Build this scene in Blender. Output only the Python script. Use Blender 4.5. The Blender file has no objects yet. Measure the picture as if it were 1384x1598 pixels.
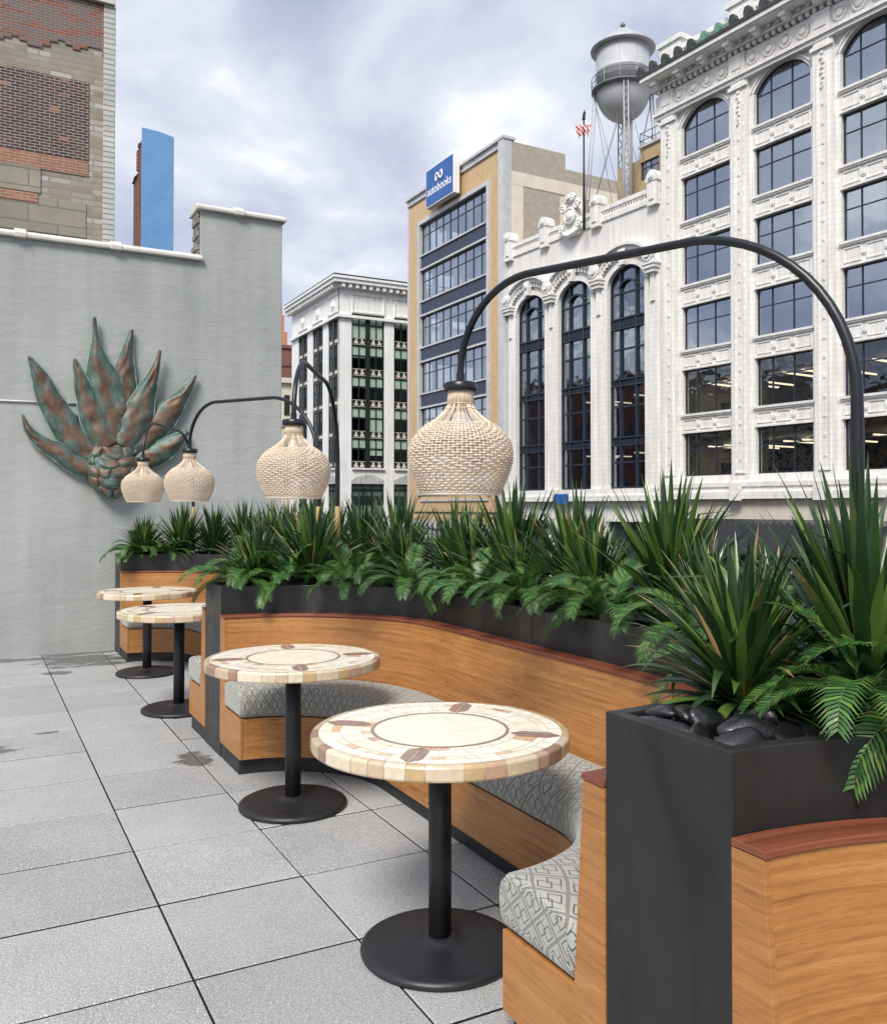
import bpy, bmesh, math, random
from mathutils import Vector, Matrix, noise
R = math.radians
PI = math.pi
SC = bpy.context.scene
COL = SC.collection
rnd = random.Random(7)

# ------------------------------------------------------------------ camera
F, CU, HV, PITCH, H = 1375.0, 692.0, 791.0, R(1.0), 1.53
ct, st = math.cos(PITCH), math.sin(PITCH)
VPY = HV - F * math.tan(PITCH)
cam = bpy.data.cameras.new('camera'); co = bpy.data.objects.new('camera', cam); COL.objects.link(co)
co.location = (0, 0, H); co.rotation_euler = (R(90) + PITCH, 0, 0)
cam.sensor_fit = 'AUTO'; cam.sensor_width = 36; cam.lens = 36 * F / 1598
cam.shift_y = -(799 - VPY) / 1598
cam.clip_start = 0.05; cam.clip_end = 2000
SC.camera = co


def ray(u, v):
    yu = (VPY - v) / F
    return Vector(((u - CU) / F, ct - yu * st, st + yu * ct))


def at(u, v, Y):
    d = ray(u, v)
    return Vector((0, 0, H)) + d * (Y / d.y)


# terrace frame: local x = b (towards the street), local y = a (away along the paving)
TH = R(28.1)
TC, TS = math.cos(TH), math.sin(TH)


def W(b, a, z=0.0):
    return Vector((b * TC - a * TS, a * TC + b * TS, z))


# ------------------------------------------------------------------ mesh builder
class MB:
    def __init__(s):
        s.v = []; s.f = []; s.uv = []; s.c = []; s.sm = []; s.mi = []

    def add(s, vs):
        i = len(s.v); s.v.extend([tuple(p) for p in vs]); return i

    def face(s, idx, uv=None, col=None, sm=False, mi=0):
        s.f.append(tuple(idx)); s.uv.append(uv); s.c.append(col); s.sm.append(sm); s.mi.append(mi)

    def box(s, x0, x1, y0, y1, z0, z1, col=None, mi=0):
        if x0 > x1: x0, x1 = x1, x0
        if y0 > y1: y0, y1 = y1, y0
        if z0 > z1: z0, z1 = z1, z0
        i = s.add([(x, y, z) for z in (z0, z1) for y in (y0, y1) for x in (x0, x1)])
        for q in ((0, 2, 3, 1), (4, 5, 7, 6), (0, 1, 5, 4), (2, 6, 7, 3), (0, 4, 6, 2), (1, 3, 7, 5)):
            s.face([i + k for k in q], None, col, False, mi)

    def prism(s, poly, x0, x1, fn=None, col=None, mi=0):
        """poly in (y,z), extruded along x"""
        fn = fn or (lambda x, p: (x, p[0], p[1]))
        n = len(poly)
        i = s.add([fn(x0, p) for p in poly]); j = s.add([fn(x1, p) for p in poly])
        s.face(list(range(i, i + n)), None, col, False, mi)
        s.face(list(range(j + n - 1, j - 1, -1)), None, col, False, mi)
        for k in range(n):
            m = (k + 1) % n
            s.face([i + k, j + k, j + m, i + m], None, col, False, mi)

    def tube(s, pts, r, n=8, cap=True, closed=False, col=None, sm=True):
        pts = [Vector(p) for p in pts]; N = len(pts)
        rr = r if isinstance(r, (list, tuple)) else [r] * N
        rings = []; up = None
        for k in range(N):
            if closed: t = pts[(k + 1) % N] - pts[k - 1]
            else: t = pts[min(k + 1, N - 1)] - pts[max(k - 1, 0)]
            if t.length < 1e-9: t = Vector((0, 0, 1))
            t.normalize()
            if up is None:
                up = Vector((0, 0, 1)) if abs(t.z) < .9 else Vector((1, 0, 0))
            x = up - t * up.dot(t)
            if x.length < 1e-6: x = t.orthogonal()
            x.normalize(); y = t.cross(x); up = x
            rings.append(s.add([pts[k] + (x * math.cos(2 * PI * q / n) + y * math.sin(2 * PI * q / n)) * rr[k] for q in range(n)]))
        for k in range(N if closed else N - 1):
            a, b = rings[k], rings[(k + 1) % N]
            for q in range(n):
                q2 = (q + 1) % n
                s.face([a + q, a + q2, b + q2, b + q], None, col, sm)
        if cap and not closed:
            s.face(list(range(rings[0] + n - 1, rings[0] - 1, -1)), None, col)
            s.face(list(range(rings[-1], rings[-1] + n)), None, col)

    def lathe(s, prof, n=32, c=(0, 0, 0), col=None, sm=True, capb=True, capt=True):
        rings = [s.add([(c[0] + r * math.cos(2 * PI * q / n), c[1] + r * math.sin(2 * PI * q / n), c[2] + z) for q in range(n)]) for r, z in prof]
        for a, b in zip(rings, rings[1:]):
            for q in range(n):
                q2 = (q + 1) % n
                s.face([a + q, a + q2, b + q2, b + q], None, col, sm)
        if capb: s.face(list(range(rings[0] + n - 1, rings[0] - 1, -1)), None, col)
        if capt: s.face(list(range(rings[-1], rings[-1] + n)), None, col)

    def disc(s, x, y, z, r, d, n=12, prof=None):
        """rosette on a facade facing -x"""
        prof = prof or [(1, 0), (.92, .6), (.6, .5), (.5, 1), (.2, 1)]
        rings = [s.add([(x - d * h, y + r * q * math.cos(2 * PI * k / n), z + r * q * math.sin(2 * PI * k / n)) for k in range(n)]) for q, h in prof]
        for a, b in zip(rings, rings[1:]):
            for q in range(n):
                q2 = (q + 1) % n
                s.face([a + q, a + q2, b + q2, b + q])
        s.face(list(range(rings[-1], rings[-1] + n)))

    def mesh(s, name, mats, recalc=True):
        me = bpy.data.meshes.new(name)
        me.from_pydata(s.v, [], s.f)
        for m in (mats if isinstance(mats, (list, tuple)) else [mats]): me.materials.append(m)
        me.polygons.foreach_set('use_smooth', s.sm)
        me.polygons.foreach_set('material_index', s.mi)
        if any(u is not None for u in s.uv):
            L = me.uv_layers.new(name='UVMap').data
            for p, u in zip(me.polygons, s.uv):
                if u is not None:
                    for li, t in zip(p.loop_indices, u): L[li].uv = t
        if any(c is not None for c in s.c):
            A = me.color_attributes.new(name='Col', type='FLOAT_COLOR', domain='CORNER').data
            for p, c in zip(me.polygons, s.c):
                c = c or (1, 1, 1)
                for li in p.loop_indices: A[li].color = (c[0], c[1], c[2], 1)
        if recalc:
            bm = bmesh.new(); bm.from_mesh(me); bmesh.ops.recalc_face_normals(bm, faces=bm.faces); bm.to_mesh(me); bm.free()
        me.update()
        return me

    def build(s, name, mats, parent=None, loc=None, rotz=0, recalc=True, bevel=0):
        o = bpy.data.objects.new(name, s.mesh(name, mats, recalc)); COL.objects.link(o)
        if parent: o.parent = parent
        if loc is not None: o.location = loc
        if rotz: o.rotation_euler.z = rotz
        if bevel:
            m = o.modifiers.new('Bevel', 'BEVEL'); m.width = bevel; m.segments = 2; m.limit_method = 'ANGLE'; m.angle_limit = R(40)
        return o


def tag(o, label=None, cat=None, group=None, kind=None):
    if label: o['label'] = label
    if cat: o['category'] = cat
    if group: o['group'] = group
    if kind: o['kind'] = kind
    return o


def empty(name, loc, rotz=0, label=None, cat=None, group=None):
    o = bpy.data.objects.new(name, None); COL.objects.link(o)
    o.empty_display_size = .2
    o.location = loc; o.rotation_euler.z = rotz
    return tag(o, label, cat, group)


def child(name, mesh, parent, loc=None, rot=None, scale=None):
    o = bpy.data.objects.new(name, mesh); COL.objects.link(o); o.parent = parent
    if loc is not None: o.location = loc
    if rot is not None: o.rotation_euler = rot
    if scale is not None: o.scale = scale
    return o


def copy_tree(o, parent=None):
    c = o.copy(); COL.objects.link(c); c.parent = parent
    for ch in list(o.children): copy_tree(ch, c)
    return c


# ------------------------------------------------------------------ node helpers
class NT:
    def __init__(s, nt): s.nt = nt

    def n(s, typ, ins=None, **props):
        nd = s.nt.nodes.new(typ)
        for k, v in props.items(): setattr(nd, k, v)
        for k, v in (ins or {}).items():
            sk = nd.inputs[k]
            if isinstance(v, bpy.types.NodeSocket): s.nt.links.new(v, sk)
            else: sk.default_value = v
        return nd

    def m(s, op, a, b=None, c=None, clamp=False):
        ins = {0: a}
        if b is not None: ins[1] = b
        if c is not None: ins[2] = c
        return s.n('ShaderNodeMath', ins, operation=op, use_clamp=clamp).outputs[0]

    def mix(s, fac, a, b, blend='MIX'):
        def c(v): return (*v, 1) if isinstance(v, (tuple, list)) and len(v) == 3 else v
        return s.n('ShaderNodeMix', {0: fac, 6: c(a), 7: c(b)}, data_type='RGBA', blend_type=blend).outputs[2]

    def ramp(s, fac, stops, interp='LINEAR'):
        nd = s.n('ShaderNodeValToRGB', {0: fac}); cr = nd.color_ramp; cr.interpolation = interp
        while len(cr.elements) < len(stops): cr.elements.new(.5)
        for e, (p, c) in zip(cr.elements, stops):
            e.position = p; e.color = (*c, 1) if len(c) == 3 else c
        return nd.outputs[0]

    def noise(s, vec, scale, detail=4, rough=.55, dist=0, out=0):
        return s.n('ShaderNodeTexNoise', {'Vector': vec, 'Scale': scale, 'Detail': detail, 'Roughness': rough, 'Distortion': dist}).outputs[out]

    def mapv(s, vec, scale=(1, 1, 1), loc=(0, 0, 0), rot=(0, 0, 0)):
        return s.n('ShaderNodeMapping', {'Vector': vec, 'Scale': scale, 'Location': loc, 'Rotation': rot}).outputs[0]

    def obj(s): return s.n('ShaderNodeTexCoord').outputs['Object']

    def uvc(s): return s.n('ShaderNodeTexCoord').outputs['UV']

    def bump(s, h, strength=.3, dist=.01):
        return s.n('ShaderNodeBump', {'Height': h, 'Strength': strength, 'Distance': dist}).outputs[0]

    def sep(s, v): return s.n('ShaderNodeSeparateXYZ', {0: v}).outputs

    def comb(s, x, y, z=0.0): return s.n('ShaderNodeCombineXYZ', {0: x, 1: y, 2: z}).outputs[0]


def newmat(name, col=(.5, .5, .5), rough=.5, metal=0.0, spec=None, coat=None):
    m = bpy.data.materials.new(name); m.use_nodes = True
    t = NT(m.node_tree); b = m.node_tree.nodes['Principled BSDF']
    b.inputs['Base Color'].default_value = (*col, 1); b.inputs['Roughness'].default_value = rough; b.inputs['Metallic'].default_value = metal
    if spec is not None: b.inputs['Specular IOR Level'].default_value = spec
    if coat: b.inputs['Coat Weight'].default_value = coat; b.inputs['Coat Roughness'].default_value = .15
    return m, t, b


def L(t, sock, b, name): t.nt.links.new(sock, b.inputs[name])


def noisy(name, c1, c2, scale=4, rough=.6, metal=0, bump=0, bscale=60, bdist=.004, stretch=(1, 1, 1), coat=None, detail=6, spec=None):
    m, t, b = newmat(name, c1, rough, metal, spec, coat)
    o = t.mapv(t.obj(), stretch)
    f = t.noise(o, scale, detail)
    L(t, t.ramp(f, [(.3, c1), (.7, c2)]), b, 'Base Color')
    r = t.noise(o, scale * 2.3, 5)
    L(t, t.m('MULTIPLY_ADD', r, .3, rough - .15), b, 'Roughness')
    if bump: L(t, t.bump(t.noise(o, bscale, 6, .6), bump, bdist), b, 'Normal')
    return m


def attrmat(name, rough=.5, var=.12, scale=30, bump=0, bscale=80, coat=None):
    m, t, b = newmat(name, rough=rough, coat=coat)
    a = t.n('ShaderNodeAttribute', attribute_name='Col').outputs['Color']
    f = t.noise(t.obj(), scale, 6, .65)
    k = t.m('MULTIPLY_ADD', f, 2 * var, 1 - var)
    L(t, t.n('ShaderNodeVectorMath', {0: a, 1: t.comb(k, k, k)}, operation='MULTIPLY').outputs[0], b, 'Base Color')
    if bump: L(t, t.bump(t.noise(t.obj(), bscale, 5), bump, .003), b, 'Normal')
    return m, t, b


MAT = {}


def wood(name, c0, c1, c2, rough=.38):
    m, t, b = newmat(name, c1, rough)
    uv = t.uvc()
    g = t.noise(t.mapv(uv, (1.4, 60, 1)), 1.0, 8, .6, .6)
    fig = t.noise(t.mapv(uv, (4.5, 26, 1), rot=(0, 0, R(9))), 1.0, 4, .6, 1.6)
    big = t.noise(t.mapv(uv, (.9, 2.4, 1)), 1.0, 3, .5, .5)
    mixv = t.m('ADD', t.m('ADD', t.m('MULTIPLY', g, .52), t.m('MULTIPLY', fig, .30)), t.m('MULTIPLY', big, .3))
    c = t.ramp(mixv, [(.40, c0), (.55, c1), (.71, c2)])
    pore = t.noise(t.mapv(uv, (30, 520, 1)), 1.0, 3, .5)
    c = t.mix(t.ramp(pore, [(.56, (0, 0, 0)), (.72, (.45, .45, .45))]), c, tuple(k * .45 for k in c0))
    L(t, c, b, 'Base Color')
    L(t, t.m('MULTIPLY_ADD', g, .25, rough - .1), b, 'Roughness')
    L(t, t.bump(pore, .12, .001), b, 'Normal')
    return m


MAT['wood'] = wood('sapele_veneer', (.21, .080, .022), (.37, .160, .046), (.49, .24, .08))
MAT['redwood'] = wood('dark_red_timber', (.10, .026, .013), (.17, .048, .024), (.25, .08, .04), .42)


def m_paver():
    m, t, b = newmat('exposed_aggregate_paver', rough=.8)
    o = t.obj()
    isl = t.n('ShaderNodeNewGeometry').outputs['Random Per Island']
    sp = t.noise(o, 190, 2, .6)
    sp2 = t.noise(o, 85, 3, .6)
    big = t.noise(o, 1.3, 5, .6)
    base = t.ramp(big, [(.3, (.255, .26, .262)), (.72, (.345, .348, .346))])
    c = t.mix(t.ramp(sp, [(.54, (0, 0, 0)), (.66, (.9, .9, .9))]), base, (.66, .66, .65))
    c = t.mix(t.ramp(sp2, [(.32, (.8, .8, .8)), (.45, (0, 0, 0))]), c, (.20, .20, .21))
    k = t.m('MULTIPLY_ADD', isl, .19, .91)
    c = t.n('ShaderNodeVectorMath', {0: c, 1: t.comb(k, k, t.m('ADD', k, .0))}, operation='MULTIPLY').outputs[0]
    # damp patches that really lie on the paving: (b, a, rb, ra)
    x, y, z = t.sep(o)
    wob = t.noise(t.mapv(o, (.8, 1.5, 1)), 4.2, 7, .68, .6)
    w2 = t.m('MULTIPLY_ADD', wob, 3.4, -1.7)
    mask = None
    for (bb, aa, rb, ra) in ((1.0, 9.5, .46, .42), (.1, 9.8, .7, .2), (1.15, 9.2, .25, .16), (.7, 8.85, .14, .1), (.05, 8.2, .16, .1), (.15, 6.2, .15, .1), (.45, 6.55, .12, .04), (1.2, 5.45, .13, .16), (1.0, 9.9, .4, .12)):
        d = t.m('SQRT', t.m('ADD', t.m('POWER', t.m('DIVIDE', t.m('SUBTRACT', x, bb), rb), 2.0), t.m('POWER', t.m('DIVIDE', t.m('SUBTRACT', y, aa), ra), 2.0)))
        d = t.m('ADD', d, w2)
        k = t.m('SUBTRACT', 1.0, t.m('MULTIPLY', t.m('SUBTRACT', d, .75), 9.0, clamp=True), clamp=True)
        mask = k if mask is None else t.m('MAXIMUM', mask, k)
    c = t.mix(t.m('MULTIPLY', mask, .88), c, (.09, .092, .09))
    # faint scuffs
    sc = t.noise(t.mapv(o, (1, .35, 1)), 5, 6, .7, 1.2)
    c = t.mix(t.ramp(sc, [(.60, (0, 0, 0)), (.76, (.35, .35, .35))]), c, (.22, .215, .20))
    L(t, c, b, 'Base Color')
    L(t, t.m('SUBTRACT', .82, t.m('MULTIPLY', mask, .5)), b, 'Roughness')
    L(t, t.bump(sp2, .25, .002), b, 'Normal')
    return m


MAT['paver'] = m_paver()
MAT['joint'] = noisy('paver_bed', (.012, .012, .014), (.03, .03, .03), 20, .9)


def m_stucco():
    m, t, b = newmat('grey_painted_stucco', rough=.75)
    o = t.obj()
    big = t.noise(t.mapv(o, (1, 1, .6)), .7, 6, .6)
    streak = t.noise(t.mapv(o, (3.0, 3.0, .22)), 1.2, 6, .6)
    f = t.m('ADD', t.m('MULTIPLY', big, .6), t.m('MULTIPLY', streak, .4))
    c = t.ramp(f, [(.34, (.275, .292, .282)), (.5, (.345, .362, .351)), (.66, (.41, .424, .412))])
    spots = t.noise(o, 9, 5, .7)
    c = t.mix(t.ramp(spots, [(.69, (0, 0, 0)), (.78, (.3, .3, .3))]), c, (.14, .15, .145))
    L(t, c, b, 'Base Color')
    x_, y_, z_ = t.sep(o)
    drip = t.noise(t.mapv(o, (6, 6, .35)), 1.0, 5, .6)
    topd = t.m('MULTIPLY', t.m('SUBTRACT', z_, 2.6), .5, clamp=True)
    based = t.m('SUBTRACT', 1.0, t.m('MULTIPLY', z_, 1.6), clamp=True)
    dm = t.m('MULTIPLY', t.ramp(drip, [(.50, (0, 0, 0)), (.66, (1, 1, 1))]), t.m('ADD', t.m('MULTIPLY', topd, .5), t.m('MULTIPLY', based, .6)))
    c = t.mix(t.m('MULTIPLY', dm, .6), c, (.16, .165, .155))
    vo = t.n('ShaderNodeTexVoronoi', {'Vector': t.n('ShaderNodeVectorMath', {0: o, 1: t.n('ShaderNodeTexNoise', {'Vector': o, 'Scale': 1.6, 'Detail': 5.0}).outputs[1]}, operation='ADD').outputs[0], 'Scale': .55}, feature='DISTANCE_TO_EDGE').outputs[0]
    crk = t.m('MULTIPLY', t.m('SUBTRACT', 1.0, t.m('MULTIPLY', vo, 160.0), clamp=True), t.ramp(t.noise(o, .8, 3), [(.52, (0, 0, 0)), (.6, (1, 1, 1))]))
    c = t.mix(t.m('MULTIPLY', crk, .45), c, (.12, .125, .12))
    tr = t.noise(t.mapv(o, (1, 1, 2.2), rot=(0, R(14), 0)), 2.6, 8, .68, .5)
    tr2 = t.noise(o, 22, 5, .6)
    h = t.m('ADD', t.m('MULTIPLY', tr, 1.0), t.m('MULTIPLY', tr2, .16))
    L(t, t.bump(h, .36, .03), b, 'Normal')
    return m


MAT['stucco'] = m_stucco()
MAT['coping'] = noisy('cream_coping', (.52, .5, .45), (.66, .64, .6), 6, .6, bump=.3, bscale=20)
MAT['rubble'] = noisy('raw_mortar', (.12, .11, .10), (.3, .28, .25), 12, .9, bump=1, bscale=14, bdist=.05)


def m_steel():
    m, t, b = newmat('blackened_steel', (.03, .03, .032), .36, .5)
    o = t.obj()
    f = t.noise(t.mapv(o, (1, 1, .5)), 3.2, 6, .6, .8)
    L(t, t.ramp(f, [(.3, (.024, .025, .026)), (.52, (.038, .039, .040)), (.72, (.062, .058, .053))]), b, 'Base Color')
    L(t, t.m('MULTIPLY_ADD', t.noise(o, 7, 6, .65), .35, .25), b, 'Roughness')
    L(t, t.bump(t.noise(o, 2.5, 2), .08, .02), b, 'Normal')
    return m


MAT['steel'] = m_steel()
MAT['plinth'] = noisy('black_kick_plate', (.012, .013, .016), (.02, .021, .024), 6, .5)
MAT['castiron'] = noisy('black_powder_coat', (.011, .012, .015), (.017, .018, .022), 8, .45, bump=.12, bscale=220, bdist=.001)
MAT['tubeblack'] = noisy('satin_black_tube', (.005, .007, .010), (.010, .012, .016), 5, .34)
MAT['brass'] = noisy('raw_brass_band', (.50, .33, .14), (.60, .42, .2), 9, .4, .25)
MAT['soil'] = noisy('dark_soil', (.008, .007, .006), (.02, .018, .015), 30, .95, bump=.6, bscale=40, bdist=.02)
MAT['stone'] = noisy('polished_black_stone', (.003, .003, .004), (.014, .014, .016), 12, .26, bump=.3, bscale=9, bdist=.008, stretch=(1, 1, 3.5), coat=.6)


def m_fabric():
    m, t, b = newmat('woven_diamond_upholstery', rough=.9)
    x, y, z = t.sep(t.uvc())
    jit = t.m('MULTIPLY', t.m('SUBTRACT', t.noise(t.uvc(), 25, 2), .5), .002)
    p = t.m('DIVIDE', t.m('ADD', x, jit), .134); q = t.m('DIVIDE', t.m('ADD', y, jit), .158)
    A = t.m('ADD', p, q); B = t.m('SUBTRACT', p, q)

    def cell(v): return t.m('ABSOLUTE', t.m('SUBTRACT', t.m('FRACT', v), .5))
    fa, fb = cell(A), cell(B)
    mm = t.m('MULTIPLY', t.m('MAXIMUM', fa, fb), 2.0)
    stitch = t.m('GREATER_THAN', t.m('SINE', t.m('MULTIPLY', t.m('ADD', x, t.m('MULTIPLY', y, .45)), 1250.0)), -.35)

    def band(lo, hi, v=None):
        v = v or mm
        return t.m('MULTIPLY', t.m('GREATER_THAN', v, lo), t.m('LESS_THAN', v, hi))
    thick = t.m('MULTIPLY', t.m('GREATER_THAN', mm, .885), stitch)
    A2 = cell(t.m('ADD', A, .14)); B2 = cell(t.m('ADD', B, .14)); m2 = t.m('MULTIPLY', t.m('MAXIMUM', A2, B2), 2.0)
    A3 = cell(t.m('SUBTRACT', A, .14)); B3 = cell(t.m('SUBTRACT', B, .14)); m3 = t.m('MULTIPLY', t.m('MAXIMUM', A3, B3), 2.0)
    r1 = band(.34, .43, m2); r2 = band(.34, .43, m3)
    inner = t.m('MULTIPLY', t.m('MAXIMUM', r1, r2), t.m('LESS_THAN', mm, .86))
    dots = t.m('MULTIPLY', band(.60, .68), stitch)
    dots = t.m('MULTIPLY', dots, t.m('GREATER_THAN', t.m('FRACT', t.m('MULTIPLY', p, 1.0)), .5))
    msk = t.m('MAXIMUM', t.m('MAXIMUM', thick, inner), dots)
    wv = t.n('ShaderNodeTexWave', {'Vector': t.uvc(), 'Scale': 160.0, 'Distortion': .6, 'Detail': 2.0}, bands_direction='Y').outputs[0]
    ground = t.ramp(wv, [(.2, (.29, .29, .26)), (.8, (.42, .42, .38))])
    c = t.mix(t.m('MULTIPLY', msk, .92), ground, (.045, .045, .047))
    L(t, c, b, 'Base Color')
    b.inputs['Sheen Weight'].default_value = .25
    L(t, t.bump(t.m('ADD', wv, t.m('MULTIPLY', t.noise(t.obj(), 9, 3), 6.0)), .22, .004), b, 'Normal')
    return m


MAT['fabric'] = m_fabric()
MAT['mosaic'], _t, _b = attrmat('travertine_mosaic', .30, .38, 26, bump=.12, coat=.15)
MAT['grout'] = noisy('pale_grout', (.52, .47, .38), (.62, .56, .46), 30, .7)


def m_cane(name, stops, tl=.22):
    m, t, b = newmat(name, rough=.5)
    o = t.obj()
    f = t.noise(o, 60, 4, .6); g = t.noise(o, 9, 3)
    c = t.ramp(t.m('ADD', t.m('MULTIPLY', f, .6), t.m('MULTIPLY', g, .4)), stops)
    L(t, c, b, 'Base Color')
    tr = t.n('ShaderNodeBsdfTranslucent', {'Color': (.92, .78, .60, 1)})
    mx = t.n('ShaderNodeMixShader', {0: tl, 1: b.outputs[0], 2: tr.outputs[0]})
    t.nt.links.new(mx.outputs[0], t.nt.nodes['Material Output'].inputs[0])
    return m


MAT['cane'] = m_cane('tan_rattan_rib', [(.3, (.70, .56, .39)), (.5, (.85, .72, .55)), (.72, (.90, .80, .65))])
MAT['palecane'] = m_cane('pale_rattan_strand', [(.3, (.88, .82, .71)), (.5, (.93, .90, .83)), (.72, (.95, .93, .89))], .45)


def m_leaf(name, dark, mid, light, rough=.34, transl=.18, coat=.35):
    m, t, b = newmat(name, mid, rough, coat=coat)
    sc_ = t.n('ShaderNodeSeparateColor', {0: t.n('ShaderNodeAttribute', attribute_name='Col').outputs['Color']}).outputs
    a = sc_[0]
    f = t.noise(t.mapv(t.obj(), (1, 1, 1)), 14, 4)
    c = t.ramp(t.m('ADD', t.m('MULTIPLY', a, .8), t.m('MULTIPLY', f, .25)), [(.1, dark), (.5, mid), (.95, light)])
    c = t.mix(t.m('MULTIPLY', sc_[1], .85), c, (.34, .21, .09))
    L(t, c, b, 'Base Color')
    L(t, t.m('MULTIPLY_ADD', t.noise(t.obj(), 40, 4), .3, rough - .12), b, 'Roughness')
    tr = t.n('ShaderNodeBsdfTranslucent', {'Color': c})
    mx = t.n('ShaderNodeMixShader', {0: transl, 1: b.outputs[0], 2: tr.outputs[0]})
    t.nt.links.new(mx.outputs[0], t.nt.nodes['Material Output'].inputs[0])
    return m


MAT['leaf'] = m_leaf('yucca_leaf', (.006, .020, .008), (.023, .066, .017), (.13, .22, .045), .28)
MAT['young'] = m_leaf('young_yucca_leaf', (.06, .13, .022), (.13, .24, .045), (.25, .36, .09))
MAT['dry'] = m_leaf('dry_leaf', (.30, .16, .05), (.48, .28, .10), (.62, .42, .18))
MAT['fern'] = m_leaf('cycad_leaf', (.010, .040, .014), (.040, .125, .026), (.20, .34, .06), .42, .20, .06)
MAT['stem'] = noisy('plant_stem', (.02, .03, .012), (.06, .06, .03), 20, .7)


def m_copper():
    m, t, b = newmat('weathered_copper', rough=.5, metal=.2)
    o = t.obj()
    f = t.noise(o, 4.6, 9, .70, .5)
    g = t.noise(t.mapv(o, (1, 1, .5)), 11, 8, .7, .6)
    cu = t.ramp(g, [(.3, (.075, .044, .028)), (.55, (.155, .088, .056)), (.75, (.25, .155, .105))])
    ve = t.ramp(g, [(.3, (.040, .082, .072)), (.55, (.085, .16, .14)), (.75, (.2, .3, .27))])
    ed = t.n('ShaderNodeAttribute', attribute_name='Col').outputs['Fac']
    f2 = t.m('ADD', f, t.m('MULTIPLY', t.m('SUBTRACT', ed, .5), .22))
    k = t.ramp(f2, [(.41, (0, 0, 0)), (.55, (.9, .9, .9))])
    L(t, t.mix(k, cu, ve), b, 'Base Color')
    L(t, t.bump(t.m('ADD', g, f), .35, .02), b, 'Normal')
    return m


MAT['copper'] = m_copper()
MAT['verdigris'] = noisy('verdigris_edge', (.09, .19, .165), (.32, .46, .42), 14, .65, .1)


def m_brick(name, c1, c2, mortar, w=.215, h=.072, ms=.011, patch=None, axis='xz', bias=0, rough=.85, thr=(.56, .6), stretch=None):
    m, t, b = newmat(name, c1, rough)
    x, y, z = t.sep(t.obj())
    a = x if axis[0] == 'x' else y
    v = t.comb(a, z)
    br = t.n('ShaderNodeTexBrick', {'Vector': v, 'Color1': (*c1, 1), 'Color2': (*c2, 1), 'Mortar': (*mortar, 1), 'Scale': 1.0, 'Mortar Size': ms, 'Mortar Smooth': .2, 'Bias': bias, 'Brick Width': w, 'Row Height': h})
    c = br.outputs[0]
    nz = t.noise(t.obj(), 1.7, 6, .65)
    c = t.mix(.35, c, t.ramp(nz, [(.3, (.35, .34, .33)), (.7, (1, 1, 1))]), 'MULTIPLY')
    if patch:
        # loose bricks of another colour, chosen brick by brick
        ax = t.m('FLOOR', t.m('DIVIDE', a, w * 1.0)); az = t.m('FLOOR', t.m('DIVIDE', z, h))
        cl = t.noise(t.comb(t.m('MULTIPLY', ax, .30), t.m('MULTIPLY', az, .42)), 1.0, 3, .6)
        k = t.m('MULTIPLY', t.ramp(cl, [(thr[0], (0, 0, 0)), (thr[1], (1, 1, 1))]), t.m('SUBTRACT', 1.0, br.outputs[1]))
        c = t.mix(k, c, patch)
    L(t, c, b, 'Base Color')
    L(t, t.bump(t.m('SUBTRACT', 1.0, br.outputs[1]), .5, .01), b, 'Normal')
    return m


MAT['brick_dark'] = m_brick('dark_purple_brick', (.10, .050, .050), (.042, .028, .038), (.36, .31, .27), patch=(.33, .14, .085), thr=(.64, .67))
MAT['brick_red'] = m_brick('red_brick', (.30, .10, .062), (.20, .068, .05), (.30, .22, .17), patch=(.15, .125, .13), thr=(.45, .48))
MAT['brick_orange'] = m_brick('orange_brick', (.40, .18, .11), (.32, .135, .085), (.42, .33, .25), w=.3)
MAT['brick_chim'] = m_brick('chimney_brick', (.20, .06, .04), (.10, .035, .028), (.26, .20, .17), axis='yz')
MAT['cement'] = m_brick('worn_cement_over_brick', (.36, .325, .265), (.27, .245, .20), (.31, .28, .235), w=.5, h=.145, ms=.02, patch=(.44, .42, .38), thr=(.52, .6))
MAT['block'] = m_brick('cement_block', (.36, .33, .265), (.28, .26, .21), (.22, .20, .17), w=1.3, h=.42, ms=.02)
MAT['glazed'] = m_brick('white_glazed_brick', (.50, .50, .46), (.60, .60, .56), (.30, .30, .27), w=1.0, h=.13, ms=.02, rough=.35)
MAT['blue'] = noisy('sky_blue_paint', (.115, .265, .50), (.15, .32, .57), 2.2, .75, bump=.25, bscale=12, bdist=.02)


def m_terracotta(name, base, w=.62, h=.31, line=.72, ms=.013, warm=None):
    m, t, b = newmat(name, base, .32)
    x, y, z = t.sep(t.obj())
    v = t.comb(t.m('ADD', y, t.m('MULTIPLY', x, .7)), z)
    br = t.n('ShaderNodeTexBrick', {'Vector': v, 'Color1': (*base, 1), 'Color2': (*[k * .95 for k in base], 1), 'Mortar': (*[k * line for k in base], 1), 'Scale': 1.0, 'Mortar Size': ms, 'Mortar Smooth': .3, 'Brick Width': w, 'Row Height': h})
    big = t.noise(t.obj(), .35, 5, .6)
    st_ = t.noise(t.mapv(t.obj(), (2, 2, .18)), 1.5, 6, .65)
    c = t.mix(.5, br.outputs[0], t.ramp(st_, [(.34, (.62, .60, .55)), (.60, (1, 1, 1))]), 'MULTIPLY')
    c = t.mix(t.m('MULTIPLY', big, .3), c, warm or (.74, .70, .63))
    L(t, c, b, 'Base Color')
    L(t, t.bump(br.outputs[1], -.25, .01), b, 'Normal')
    return m


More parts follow.
